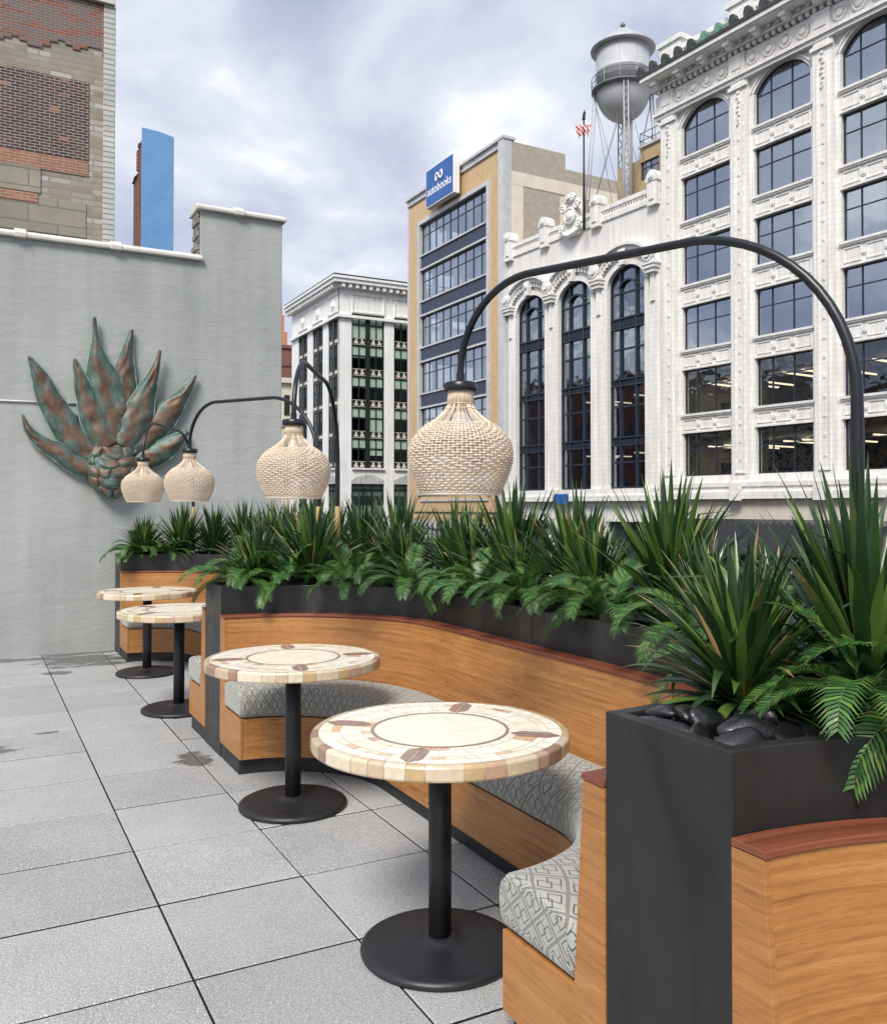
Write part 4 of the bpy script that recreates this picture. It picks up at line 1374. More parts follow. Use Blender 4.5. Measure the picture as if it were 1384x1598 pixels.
class Fac:
    """facade frame: local x into the block, local y along the street away from the camera"""

    def __init__(s, u, Y, vpx):
        s.phi = math.atan((CU - vpx) / F); s.c, s.s = math.cos(s.phi), math.sin(s.phi)
        p_ = at(u, 450, Y); s.o = Vector((p_.x, p_.y, 0))

    def y(s, u, v=450, x=0):
        d = ray(u, v); ox = s.o + Vector((s.c, s.s, 0)) * x
        # d.xy * k = ox + y*(-s, c)
        k = (ox.x * s.c + ox.y * s.s) / (d.x * s.c + d.y * s.s)
        q = d * k - ox
        return -q.x * s.s + q.y * s.c

    def z(s, u, v, x=0):
        d = ray(u, v); ox = s.o + Vector((s.c, s.s, 0)) * x
        k = (ox.x * s.c + ox.y * s.s) / (d.x * s.c + d.y * s.s)
        return H + d.z * k

    def xs(s, u, v=450):
        """x along the end face at y = 0"""
        d = ray(u, v); k = (s.o.y * s.c - s.o.x * s.s) / (d.y * s.c - d.x * s.s)
        q = d * k - s.o
        return q.x * s.c + q.y * s.s

    def root(s, name, y, label, cat='building', x=0):
        return empty(name, s.o + Vector((s.c * x - s.s * y, s.s * x + s.c * y, 0)), s.phi, label, cat)


def arch_curve(y0, y1, zs_, rise, n=16, inner=0.0):
    c = (y0 + y1) / 2; h = (y1 - y0) / 2
    return [(c + h * math.cos(PI * k / n), zs_ + rise * math.sin(PI * k / n)) for k in range(n + 1)]   # from y1 to y0


def seg_curve(y0, y1, zs_, rise, n=16):
    h = (y1 - y0) / 2; c = (y0 + y1) / 2; Rr = (h * h + rise * rise) / (2 * rise); a = math.asin(h / Rr)
    return [(c + Rr * math.sin(a - 2 * a * k / n), zs_ + rise - Rr + Rr * math.cos(a - 2 * a * k / n)) for k in range(n + 1)]


def band_along(m_, curve, w, x0, x1):
    """moulding of width w outside the arch curve (given y1->y0)"""
    out = []
    n = len(curve)
    for k in range(n):
        a = curve[max(k - 1, 0)]; b = curve[min(k + 1, n - 1)]
        t = Vector((b[0] - a[0], b[1] - a[1])).normalized(); nn = Vector((t.y, -t.x))
        out.append((curve[k][0] + nn.x * w, curve[k][1] + nn.y * w))
    for k in range(n - 1):
        m_.prism([curve[k], curve[k + 1], out[k + 1], out[k]], x0, x1)
    return out


F4 = Fac(1178, 49.6, -190)
Z4 = lambda v: F4.z(1178, v)
b4 = F4.root('white_terracotta_building', 0, 'tall white terracotta office block with big gridded windows at the right edge')
cols4 = []
for ua, ub in ((1066, 1140), (1178, 1268)):
    cols4.append((F4.y(ub), F4.y(ua)))
per = cols4[0][0] - cols4[1][0]; wdt = (cols4[0][1] - cols4[0][0] + cols4[1][1] - cols4[1][0]) / 2
y0_ = cols4[1][1] - wdt
cols4 = [(y0_ + per * k, y0_ + per * k + wdt) for k in (1, 0, -1, -2)]
EL = cols4[0][1] + (per - wdt) * 1.02          # left (far) edge of the building
ER = cols4[-1][0] - (per - wdt) * 1.02
rows4 = [(Z4(307.7), Z4(233)), (Z4(416), Z4(341.6)), (Z4(526), Z4(452.5)), (Z4(634.6), Z4(560)), (Z4(739.3), Z4(667))]
ar_b, ar_s = Z4(198.5), Z4(146); ar_rise = F4.z(1222, 95) - ar_s
ztop = ar_s + ar_rise + .12
zled = Z4(752)
# plain wall behind the trim: piers, spandrels, arch fillers
mb = MB()
edges = [ER] + [e for c in reversed(cols4) for e in c] + [EL]
for k in range(0, len(edges), 2): mb.box(0, .5, edges[k], edges[k + 1], zled, ztop + 2.0)
for (a, b) in cols4:
    zz = [rows4[-1][0]]
    for q in range(len(rows4) - 1): mb.box(.02, .5, a, b, rows4[q + 1][1], rows4[q][0])
    mb.box(.02, .5, a, b, rows4[0][1], ar_b); mb.box(.02, .5, a, b, zled, rows4[-1][0])
    cv_ = seg_curve(a, b, ar_s, ar_rise)
    mb.prism(cv_ + [(a, ztop + 2.0), (b, ztop + 2.0)], .0, .5)
mb.build('facade_wall', MAT['white'], b4)
mb = MB(); mb.box(.5, 24, EL - .45, EL, -6.5, ztop + 2.0); mb.box(.5, 24, ER, EL - .45, ztop + 1.6, ztop + 2.0); mb.build('side_wall', MAT['creamfar'], b4)
# pilasters
for k in range(0, len(edges), 2):
    a, b = edges[k], edges[k + 1]; w = b - a; c = (a + b) / 2
    m_ = MB()
    m_.box(-.28, -.001, a + w * .16, b - w * .16, zled, ztop - .2)
    m_.box(-.36, -.28, c - w * .20, c - w * .16, zled + .6, ar_s - .2); m_.box(-.36, -.28, c + w * .16, c + w * .20, zled + .6, ar_s - .2)
    m_.box(-.36, -.28, c - w * .20, c + w * .20, zled + .5, zled + .6)
    z = zled + 1.2
    while z < ar_s - .6:
        m_.box(-.305, -.28, c - .10, c + .10, z, z + .22); m_.box(-.325, -.306, c - .05, c + .05, z + .06, z + .16); z += 1.02
    # capital garland
    for q in range(8): m_.disc(-.28, c + .06 * math.sin(q * 2.1), ar_s + .35 - q * .26, .13 - .006 * q, .10, 8)
    m_.box(-.42, -.28, a + w * .12, b - w * .12, ar_s + .55, ar_s + .75); m_.box(-.36, -.28, c - w * .27, c + w * .27, ar_s + .75, ztop - .2)
    m_.build('pilaster', MAT['white'], b4)
# spandrels
lv = [(rows4[q + 1][1], rows4[q][0]) for q in range(len(rows4) - 1)] + [(rows4[0][1], ar_b)]
for (a, b) in cols4:
    for (z0, z1) in lv:
        m_ = MB(); w = b - a
        m_.box(-.16, .019, a - .12, b + .12, z1 - .13, z1 - .0); m_.box(-.10, .019, a - .06, b + .06, z1 - .22, z1 - .131)
        m_.box(-.08, .019, a - .04, b + .04, z0 + .0, z0 + .10)
        h0, h1 = z0 + .22, z1 - .34
        for f0, f1 in ((.02, .29), (.37, .63), (.71, .98)):
            m_.box(-.03, .019, a + w * f0, a + w * f1, h1 - .05, h1); m_.box(-.03, .019, a + w * f0, a + w * f1, h0, h0 + .05)
            m_.box(-.03, .019, a + w * f0, a + w * f0 + .05, h0 + .05, h1 - .05); m_.box(-.03, .019, a + w * f1 - .05, a + w * f1, h0 + .05, h1 - .05)
        for f in (.33, .67): m_.disc(.019, a + w * f, (h0 + h1) / 2, .18, .08, 10)
        m_.build('spandrel', MAT['white'], b4)
# arch surrounds
for (a, b) in cols4:
    m_ = MB(); cv_ = seg_curve(a, b, ar_s, ar_rise)
    o1_ = band_along(m_, cv_, .16, -.05, -.001); band_along(m_, o1_, .10, -.12, -.001)
    m_.box(-.05, -.001, a - .17, a - .001, ar_b, ar_s - .03); m_.box(-.05, -.001, b + .001, b + .17, ar_b, ar_s - .03)
    m_.build('arch_surround', MAT['white'], b4)


def grid_window(root, a, b, z0, z1, vs_, hs, fr, gl, arch=None, xo=.26, bar=.075, name='window', extra=None):
    m_ = MB(); g2 = MB()
    if arch: outline = [(b, z0)] + arch + [(a, z0)]
    m_.box(xo - .05, xo + .05, a, a + bar, z0, z1); m_.box(xo - .05, xo + .05, b - bar, b, z0, z1)
    m_.box(xo - .05, xo + .05, a + bar, b - bar, z0, z0 + bar)
    if not arch: m_.box(xo - .05, xo + .05, a + bar, b - bar, z1 - bar, z1)

    def topz(y):
        if not arch: return z1 - bar
        for (ya, za), (yb, zb) in zip(arch, arch[1:]):
            if yb <= y <= ya: return za + (zb - za) * (ya - y) / max(1e-6, ya - yb) - .03
        return z1
    for f in vs_:
        y = a + (b - a) * f; m_.box(xo - .045, xo + .045, y - bar * .45, y + bar * .45, z0 + bar, topz(y))
    for f in hs:
        z = z0 + (f if arch else (z1 - z0) * f); m_.box(xo - .038, xo + .038, a + bar, b - bar, z - bar * .4, z + bar * .4)
    if arch:
        inn = []
        for (ya, za), (yb, zb) in zip(arch, arch[1:]):
            c_ = (a + b) / 2
            sa = lambda y, z: (c_ + (y - c_) * (1 - bar / ((b - a) / 2)), z - bar)
            m_.prism([(ya, za), (yb, zb), sa(yb, zb), sa(ya, za)], xo - .05, xo + .05)
        i = g2.add([(xo, y, z) for y, z in outline]); g2.face(list(range(i, i + len(outline))))
    else:
        i = g2.add([(xo, a + .02, z0 + .02), (xo, b - .02, z0 + .02), (xo, b - .02, z1 - .02), (xo, a + .02, z1 - .02)]); g2.face([i, i + 1, i + 2, i + 3])
    w = m_.build(name, fr, root)
    g2.build('pane', gl, w)
    return w


for ci, (a, b) in enumerate(cols4):
    for ri, (z0, z1) in enumerate(rows4):
        grid_window(b4, a, b, z0, z1, (.265, .64, .985) if False else (.36, .735), (.63,), MAT['frame'], MAT['glasslow'] if ri >= 3 else MAT['glass'])
    cv_ = seg_curve(a, b, ar_s, ar_rise)
    grid_window(b4, a, b, ar_b, ar_s, (.36, .735), (1.75,), MAT['frame'], MAT['glass'], arch=cv_)
# floors, ceilings and back walls inside
mb = MB()
mb.box(9, 9.2, ER, EL - .46, zled, ztop)
for k in range(0, len(edges), 2): mb.box(.501, 1.1, edges[k], min(edges[k + 1], EL - .46), zled, ztop)
for (z0, z1) in lv: mb.box(.501, 9, ER, EL - .46, z0 + .25, z1 - .25)
mb.box(.501, 9, ER, EL - .46, zled - .3, rows4[-1][0] - .05); mb.box(.501, 9, ER, EL - .46, ztop, ztop + .3)
mb.build('office_interior', MAT['interior'], b4)
for (zc_, nrows) in ((rows4[4][1] - .75, 0), (rows4[3][1] - .75, 0)):
    for (a, b) in cols4[:3]:
        for f in (.12, .45, .78):
            m_ = MB(); yy = a + (b - a) * f; m_.box(1.4, 6.5, yy - .07, yy + .07, zc_ - .05, zc_ + .03)
            m_.build('ceiling_light', MAT['lampglow'], b4)
# ducts under the ceilings
for zc_ in (rows4[4][1] - .3, rows4[3][1] - .3):
    m_ = MB(); m_.tube([(3.2, ER + .5, zc_), (3.2, EL - .6, zc_)], .3, 12); m_.build('air_duct', MAT['alum'], b4)
# desks and partitions seen dimly
m_ = MB()
for (a, b) in cols4[:3]:
    for r_w in (3, 4):
        zf = rows4[r_w][0]
        m_.box(1.5, 2.6, a + .3, a + 1.5, zf - .1, zf + .45); m_.box(3.2, 3.4, a + 1.9, b - .2, zf - .1, zf + .9)
m_.build('office_furniture', MAT['interior2'], b4)
# entablature
m_ = MB()
m_.box(-.40, -.001, ER, EL + .1, ztop - .2, ztop + 0.02); m_.box(-.52, -.001, ER, EL + .2, ztop + 0.02, ztop + 0.22)
m_.box(-.30, -.001, ER, EL + .1, ztop + 0.22, ztop + 1.33)
yy = EL - .35
fz = ztop + 0.75
pier = [(edges[k] + edges[k + 1]) / 2 for k in range(0, len(edges), 2)]
for c in pier:
    m_.box(-.46, -.301, c - .55, c + .55, ztop + 0.24, ztop + 1.32); m_.box(-.5, -.461, c - .33, c + .33, ztop + 0.45, ztop + 1.2)
for ca_, cb_ in zip(pier[1:], pier):
    for q in range(4):
        yy = cb_ + (ca_ - cb_) * (.2 + .2 * q)
        m_.disc(-.301, yy, fz, .40, .16, 16, [(1, 0), (.95, .7), (.78, .7), (.7, .3), (.5, .3), (.45, 1), (.2, 1.1)])
m_.build('frieze', MAT['white'], b4)
m_ = MB()
yy = ER
while yy < EL - .1:
    m_.box(-.52, -.301, yy, yy + .20, ztop + 1.34, ztop + 1.58); yy += .42
m_.box(-.62, -.001, ER, EL + .15, ztop + 1.58, ztop + 1.7)
yy = ER + .1; q = 0
while yy < EL - .1:
    if q % 3 == 0:
        m_.box(-1.25, -.35, yy, yy + .42, ztop + 1.7, ztop + 2.02); m_.box(-1.05, -.35, yy + .06, yy + .36, ztop + 1.54, ztop + 1.7)
    else: m_.disc(-.62, yy + .2, ztop + 1.86, .13, .12, 8)
    yy += .62; q += 1
m_.box(-.55, -.001, ER, EL + .4, ztop + 1.7, ztop + 2.04)
m_.box(-1.50, -.001, ER, EL + .35, ztop + 2.04, ztop + 2.3)
m_.box(-1.36, -.001, ER, EL + .3, ztop + 1.96, ztop + 2.039)
m_.build('cornice', MAT['white'], b4)
m_ = MB(); m_.box(-1.58, .3, ER, EL + .4, ztop + 2.3, ztop + 2.5)
m_.prism([(0, 0)], 0, 0) if False else None
m_.build('copper_gutter', MAT['cornicecopper'], b4)
yy = EL + .35; q = 0
while yy > ER:
    m_ = MB()
    pr = [(yy - .20, ztop + 2.501), (yy + .20, ztop + 2.501), (yy + .22, ztop + 2.78), (yy + .12, ztop + 3.04), (yy - .12, ztop + 3.04), (yy - .22, ztop + 2.78)]
    m_.prism(pr, -1.55, -1.15)
    m_.build('antefix', MAT['greencopper'] if q in (5, 6, 11, 13) else MAT['cornicecopper'], b4)
    yy -= 1.02; q += 1
m_ = MB(); m_.box(-1.1, -.2, ER, EL + .6, ztop + 2.5, ztop + 2.73)
m_.build('gutter_tiles', MAT['greencopper'], b4)
m_ = MB()
m_.box(.3, .9, ER, EL + .2, ztop + 2.31, ztop + 4.18); m_.box(.15, .299, ER, EL + .3, ztop + 3.88, ztop + 4.2)
m_.box(.2, .299, ER, EL + .2, ztop + 2.98, ztop + 3.18)
for c in pier:
    m_.box(-.1, .29, c - .85, c + .85, ztop + 2.51, ztop + 4.43); m_.box(-.22, .95, c - 1.0, c + 1.0, ztop + 4.44, ztop + 4.73)
    m_.box(-.18, -.101, c - .5, c + .5, ztop + 2.98, ztop + 4.08)
m_.build('parapet', MAT['white'], b4)
# ledge, awning and shop front
m_ = MB()
m_.box(-.45, .0, ER, EL, zled - .25, zled); m_.box(-.62, .0, ER, EL, zled - .95, zled - .55); m_.box(-.35, 0, ER, EL, zled - .549, zled - .251)
for c in pier: m_.box(-.85, -.621, c - .35, c + .35, zled - 1.05, zled - .1)
m_.build('ledge', MAT['white'], b4)
m_ = MB(); m_.box(-.25, .5, ER, EL, zled - 2.1, zled - .951); m_.build('cream_fascia', MAT['creamledge'], b4)
m_ = MB()
za = zled - 2.1
m_.box(-1.9, .0, ER, EL - 1.2, za - .8, za - .55); m_.box(-1.9, -1.7, ER, EL - 1.2, za - .55, za - .25); m_.box(-1.95, -1.6, ER, EL - 1.2, za - 1.9, za - .801)
yy = ER
while yy < EL - 1.5: m_.disc(-1.75, yy + .15, za - .24, .15, .1, 8); yy += .42
m_.build('awning', MAT['awning'], b4)
m_ = MB(); m_.box(.4, .5, ER, EL, -6.5, za - .81)
yy = ER + 1.2
while yy < EL: m_.box(.15, .399, yy, yy + .22, -6.5, za - .81); yy += 1.9
m_.build('shopfront', MAT['frame'], b4)

# ---- the lower white building with three arched windows
F3 = F4
b3 = F3.root('white_arched_building', 0, 'white glazed brick building with three tall dark arched windows and ornate parapet')
A3 = EL + .02; B3e = F3.y(791)
wins3 = [(F3.y(1008), F3.y(948)), (F3.y(922), F3.y(873)), (F3.y(850), F3.y(808))]
wm = sum(b - a for a, b in wins3) / 3 * 1.02
wins3 = [((a + b) / 2 - wm / 2, (a + b) / 2 + wm / 2) for a, b in wins3]
zb3 = F3.z(948, 763); zs3 = F3.z(949, 452); rise3 = F3.z(985, 411) - zs3
zpar = F3.z(1030, 312); zrf = F3.z(1030, 287)
mb = MB()
ed = [A3] + [e for w in wins3 for e in w] + [B3e]
for k in range(0, len(ed), 2): mb.box(0, .6, ed[k], ed[k + 1], zb3 - .8, zs3 + rise3 + .9)
for (a, b) in wins3:
    mb.box(0, .6, a, b, zb3 - .8, zb3); cv_ = arch_curve(a, b, zs3, rise3); mb.prism(cv_ + [(a, zs3 + rise3 + .9), (b, zs3 + rise3 + .9)], 0, .6)
mb.build('facade_wall', MAT['white'], b3)
mb = MB(); mb.box(0, .6, A3, B3e, zs3 + rise3 + .901, zpar); mb.build('upper_brick_wall', MAT['whitebrick'], b3)
mb = MB(); mb.box(.601, 22, A3, B3e, zpar - .7, zpar - .4); mb.box(.601, 22, B3e - .4, B3e, -6.5, zpar - .701); mb.build('roof_slab', MAT['creamfar'], b3)
mb = MB(); mb.box(6, 6.2, A3, B3e - .41, zb3 - .8, zpar - .71)
for q in range(1, 5): mb.box(.605, 6, A3, B3e - .41, zb3 + 3.75 * q - .65, zb3 + 3.75 * q - .2)
mb.build('dark_interior', MAT['interior2'], b3)
for (a, b) in wins3[:2]:
    for zc_ in (zb3 + 2.4, zb3 + 6.3):
        m_ = MB(); m_.box(1.2, 4.5, a + .7, a + .86, zc_, zc_ + .08); m_.box(1.2, 4.5, a + 2.1, a + 2.26, zc_, zc_ + .08); m_.build('ceiling_light', MAT['lampglow'], b3)
for (a, b) in wins3:
    # reveal moulding and archivolt
    m_ = MB(); cv_ = arch_curve(a, b, zs3, rise3, 20)
    o1_ = band_along(m_, cv_, .34, -.12, -.001)
    m_.box(-.12, -.001, a - .34, a - .001, zb3, zs3 - .02); m_.box(-.12, -.001, b + .001, b + .34, zb3, zs3 - .02)
    z = zs3 + .25
    hood = arch_curve(a - .55, b + .55, zs3 + .75, rise3 + .15, 20)
    o2_ = band_along(m_, hood, .30, -.35, -.001); o3_ = band_along(m_, o2_, .18, -.6, -.001)
    for k in range(1, 20):
        y, zz = hood[k]; m_.box(-.3, -.10, y - .07, y + .07, zz - .32, zz - .02)
    c = (a + b) / 2
    m_.prism([(c - .22, zs3 + rise3 - .05), (c + .22, zs3 + rise3 - .05), (c + .34, zs3 + rise3 + 1.0), (c - .34, zs3 + rise3 + 1.0)], -.5, -.12)
    m_.disc(-.5, c, zs3 + rise3 + .6, .2, .16, 10)
    m_.build('arch_hood', MAT['white'], b3)
piers3 = [(ed[k], ed[k + 1]) for k in range(0, len(ed), 2)]
for k, (a, b) in enumerate(piers3):
    m_ = MB(); c = (a + b) / 2 if k not in (0, 3) else (b - .75 if k == 0 else a + .7)
    m_.box(-.08, -.001, c - .30, c + .30, zb3, zs3 + .2)
    m_.box(-.22, -.001, c - .16, c + .16, zs3 - 1.6, zs3 + .2)
    m_.box(-.55, -.001, c - .5, c + .5, zs3 + .45, zs3 + .68); m_.box(-.45, -.001, c - .4, c + .4, zs3 + .2, zs3 + .449); m_.box(-.62, -.001, c - .58, c + .58, zs3 + .681, zs3 + .80)
    m_.disc(-.5, c, zs3 + 1.35, .5, .25, 12); m_.box(-.55, -.3, c - .4, c + .4, zs3 + .801, zs3 + 1.35)
    m_.build('impost', MAT['white'], b3)
for wi, (a, b) in enumerate(wins3):
    w = b - a; bar = .11; xo = .30
    m_ = MB()
    v1, v2 = a + w * .30, a + w * .72
    tiers = [zb3]
    tb = [(F3.z(949, 697), F3.z(949, 683)), (F3.z(949, 606), F3.z(949, 594)), (F3.z(949, 518), F3.z(949, 500))]
    cv_ = arch_curve(a, b, zs3, rise3, 18)

    def tz_(y, cvv=cv_):
        for (ya, za), (yb, zb) in zip(cvv, cvv[1:]):
            if yb <= y <= ya: return za + (zb - za) * (ya - y) / max(1e-6, ya - yb) - .03
        return zs3
    m_.box(xo - .1, xo + .06, a, a + bar, zb3, zs3); m_.box(xo - .1, xo + .06, b - bar, b, zb3, zs3)
    for y, bw in ((v1, .13), (v2, .13)): m_.box(xo - .16, xo + .06, y - bw / 2, y + bw / 2, zb3, tz_(y))
    m_.box(xo - .1, xo + .06, a + bar, b - bar, zb3, zb3 + .12)
    for (z0, z1) in tb:
        m_.box(xo - .2, xo + .06, a + bar, b - bar, z0, z0 + .10); m_.box(xo - .2, xo + .06, a + bar, b - bar, z1 - .10, z1); m_.box(xo - .06, xo + .06, a + bar, b - bar, z0 + .1, z1 - .1)
        yy = a + .2
        while yy < b - .25: m_.box(xo - .12, xo - .061, yy, yy + .12, z0 + .2, z1 - .2); yy += .22
    lims = [zb3 + .12, tb[0][0], tb[0][1], tb[1][0], tb[1][1], tb[2][0]]
    for q in (0, 2, 4):
        zz = lims[q] + (lims[q + 1] - lims[q]) * .60; m_.box(xo - .08, xo + .06, a + bar, b - bar, zz - .06, zz + .06)
    # arched head inside the top light
    m_.box(xo - .08, xo + .06, a + bar, b - bar, zs3 - .5, zs3 - .38)
    ic = seg_curve(v1, v2, zs3 - .15, .45, 10); band_along(m_, ic, .13, xo - .22, xo + .06)
    for (ya, za), (yb, zb) in zip(cv_, cv_[1:]):
        c_ = (a + b) / 2; f_ = 1 - bar / (w / 2)
        m_.prism([(ya, za), (yb, zb), (c_ + (yb - c_) * f_, zb - bar), (c_ + (ya - c_) * f_, za - bar)], xo - .1, xo + .06)
    wo = m_.build('arched_window', MAT['frame'], b3)
    g2 = MB(); ol = [(b, zb3)] + cv_ + [(a, zb3)]; i = g2.add([(xo, y, z) for y, z in ol]); g2.face(list(range(i, i + len(ol)))); g2.build('pane', MAT['glassdark'], wo)
# parapet with pierced panels and posts
span3 = B3e - A3
posts = [A3 + .45, A3 + span3 * .355, A3 + span3 * .70, B3e - .5]
m_ = MB()
m_.box(-.12, .35, A3, B3e, zpar + .001, zpar + .35); m_.box(-.12, .35, A3, B3e, zrf - .30, zrf)
m_.box(.1, .35, A3, B3e, zpar + .351, zrf - .301)
yy = A3 + .3
while yy < B3e - .3: m_.box(-.06, .099, yy, yy + .09, zpar + .45, zrf - .40); yy += .26
m_.box(-.06, .099, A3, B3e, zpar + .351, zpar + .45); m_.box(-.06, .099, A3, B3e, zrf - .40, zrf - .301)
m_.build('parapet', MAT['white'], b3)
for y in posts:
    m_ = MB(); m_.box(-.35, .4, y - .42, y + .42, zpar - .25, zrf + .25)
    m_.prism([(y - .5, zrf + .251)] + [(y + .5 * math.cos(PI * k / 10), zrf + .25 + .75 * math.sin(PI * k / 10)) for k in range(0, 11)], -.4, .45)
    m_.box(-.43, -.351, y - .18, y + .18, zpar + .1, zrf + .1); m_.disc(-.4, y, zrf + .55, .25, .15, 10)
    m_.build('parapet_post', MAT['white'], b3)
yc = F3.y(897)
m_ = MB()
m_.disc(-.36, yc, zrf + .15, .62, .4, 20, [(1, 0), (.97, .5), (.8, .6), (.7, .35), (.45, .75), (.15, .85)])
for sx in (-1, 1):
    for (dy, dz_, r) in ((.75, .95, .34), (.95, -.45, .3), (.35, 1.55, .28)):
        m_.tube([(-.5, yc + sx * (dy + r * (1 - q / 26) * math.cos(q * .42)), zrf + .1 + dz_ - .3 + r * (1 - q / 26) * math.sin(q * .42)) for q in range(22)], .10, 6)
m_.tube([(-.4, yc - .9, zpar + .2), (-.5, yc - .5, zpar - .1), (-.55, yc, zpar - .25), (-.5, yc + .5, zpar - .1), (-.4, yc + .9, zpar + .2)], .14, 8)
m_.disc(-.36, yc, zrf + 1.45, .36, .4, 12)
m_.prism([(yc - .75, zpar - .2), (yc + .75, zpar - .2), (yc + .6, zrf + .6), (yc + .3, zrf + 1.5), (yc - .3, zrf + 1.5), (yc - .6, zrf + .6)], -.36, .4)
m_.build('crest_ornament', MAT['white'], b3)
m_ = MB(); m_.box(-.5, 0, A3, B3e, zb3 - .82, zb3 - .45); m_.box(-.3, 0, A3, B3e, zb3 - .449, zb3 - .001); m_.box(0, .6, A3, B3e, zb3 - 2.2, zb3 - .801); m_.build('ledge', MAT['white'], b3)
m_ = MB()
for (a, b) in wins3: m_.box(.45, .6, a - .3, b + .3, -6.5, zb3 - 2.21)
m_.build('ground_floor_window', MAT['frame'], b3)
m_ = MB()
for (a, b) in piers3: m_.box(0, .7, a - (-.3 if a > A3 + .1 else 0), b - .3 if b < B3e - .1 else b, -6.5, zb3 - 2.21)
m_.build('ground_floor_wall', MAT['white'], b3)
m_ = MB(); yy = F3.y(884); m_.box(-.62, -.52, yy - .75, yy + .75, zb3 - 1.0, zb3 - .3)
tag(m_.build('shop_sign', MAT['signblue'], None, F3.o, F3.phi), 'tiny blue sign fixed on the ledge under the second arched window', 'sign')

# ---- penthouse, rail, flagpole, water tower
ph = F3.root('brick_penthouse', 0, 'small tan brick rooftop room with a dark window under the water tower')
px0 = 4.0
ya, yb = F3.y(1036, 300, px0), F3.y(968, 300, px0)
zph = F3.z(1033, 217, px0)
wy0, wy1 = F3.y(1028, 270, px0), F3.y(999, 270, px0); wz0, wz1 = F3.z(1000, 283, px0), F3.z(1000, 254, px0)
mb = MB()
mb.box(px0, px0 + .3, EL - 3, wy0, zpar - .4, zph); mb.box(px0, px0 + .3, wy1, yb - 2.0, zpar - .4, zph); mb.box(px0, px0 + .3, wy0, wy1, zpar - .4, wz0); mb.box(px0, px0 + .3, wy0, wy1, wz1, zph)
mb.box(px0 + .301, px0 + 7, yb - 2.3, yb - 2.0, zpar - .4, zph); mb.box(px0 + .301, px0 + 7, EL - 3, yb - 2.301, zph - .3, zph)
mb.box(px0 + .1, px0 + 6, yb - 1.999, yb + .4, zpar - .4, F3.z(968, 262, px0))
mb.build('brick_wall', MAT['tanbrick'], ph)
mb = MB(); mb.box(px0 - .15, px0 + 7.1, EL - 3, yb - 1.9, zph + .001, zph + .18); mb.build('roof_trim', MAT['alum'], ph)
grid_window(ph, wy0, wy1, wz0, wz1, (.5,), (.66,), MAT['frame'], MAT['glass'], xo=px0 + .18)
mb = MB()
for h in (.55, 1.1): mb.tube([(px0, EL, zph + h), (px0, yb - 2.0, zph + h)], .03, 6); mb.tube([(px0, yb - 2, zph + h), (px0 + 5, yb - 2, zph + h)], .03, 6)
for q in range(6): yy = EL + (yb - 2.0 - EL) * q / 5; mb.tube([(px0, yy, zph + .18), (px0, yy, zph + 1.1)], .03, 6)
for xx in (2.5, 5): mb.tube([(px0 + xx, yb - 2, zph + .18), (px0 + xx, yb - 2, zph + 1.1)], .03, 6)
mb.build('roof_railing', MAT['frame'], ph)
rl = F3.root('roof_rail', 0, 'thin dark safety rail along the roof of the arched white building', 'railing')
mb = MB()
ys0, ys1 = yb + .6, B3e - 6
for h in (.8, 1.5): mb.tube([(3.5, ys0, zpar - .4 + h + .8), (3.5, ys1, zpar - .4 + h + .8)], .035, 6)
mb.build('rail', MAT['frame'], rl)
for q in range(5):
    yy = ys0 + (ys1 - ys0) * q / 4; mb = MB(); mb.tube([(3.5, yy, zpar - .4), (3.5, yy, zpar + 1.9)], .035, 6); mb.build('rail_post', MAT['frame'], rl)

FP = at(911, 300, 60.5)
fpo = empty('flagpole', (FP.x, FP.y, zpar - .4), 0, 'slim dark flagpole topped by a small eagle on the arched building roof', 'flagpole')
ztp = at(911, 188, 60.5).z - (zpar - .4)
mb = MB(); mb.tube([(0, 0, 0), (0, 0, ztp)], [.10, .055], 10); mb.build('mast', MAT['frame'], fpo)
mb = MB(); mb.lathe([(.03, 0), (.13, .08), (.13, .16), (.03, .24)], 12, (0, 0, ztp)); mb.tube([(0, 0, ztp + .22), (.02, 0, ztp + .45), (.12, 0, ztp + .6)], [.09, .11, .04], 8); mb.prism([(-.28, ztp + .62), (0, ztp + .34), (.26, ztp + .66), (0, ztp + .44)], -.03, .03)
mb.build('eagle_finial', MAT['cornicecopper'], fpo)
# limp flag with folds: red and white stripes
fl = MB()
nu, nv = 26, 22
ztf = at(911, 193, 60.5).z
gv = []
for i in range(nu + 1):
    for j in range(nv + 1):
        fu, fv = i / nu, j / nv
        xx = .75 - 1.28 * fu; xx = (.42 - fu) * 1.15
        zz = ztf - .12 - .72 * fv - .28 * abs(.45 - fu) * (.4 + .9 * fv) + (.20 if fu < .45 else -.0) * (.45 - fu)
        yy = .20 * math.sin(fu * 15 + fv * 1.2) * (.5 + .5 * fv) - .1
        gv.append((FP.x + xx * (1 - .55 * fv * (.3 + .7 * abs(fu - .4))), FP.y + yy, zz))
i0 = fl.add(gv)
for i in range(nu):
    for j in range(nv):
        a = i0 + i * (nv + 1) + j
        st_ = int((i + j * .45) / 2.2) % 2
        fl.face([a, a + nv + 1, a + nv + 2, a + 1], None, (.50, .035, .05) if st_ == 0 else (.80, .78, .76), True)
fo = fl.build('flag', MAT['flag'])
tag(fo, 'limp folded red and white striped flag near the top of the flagpole', 'flag')

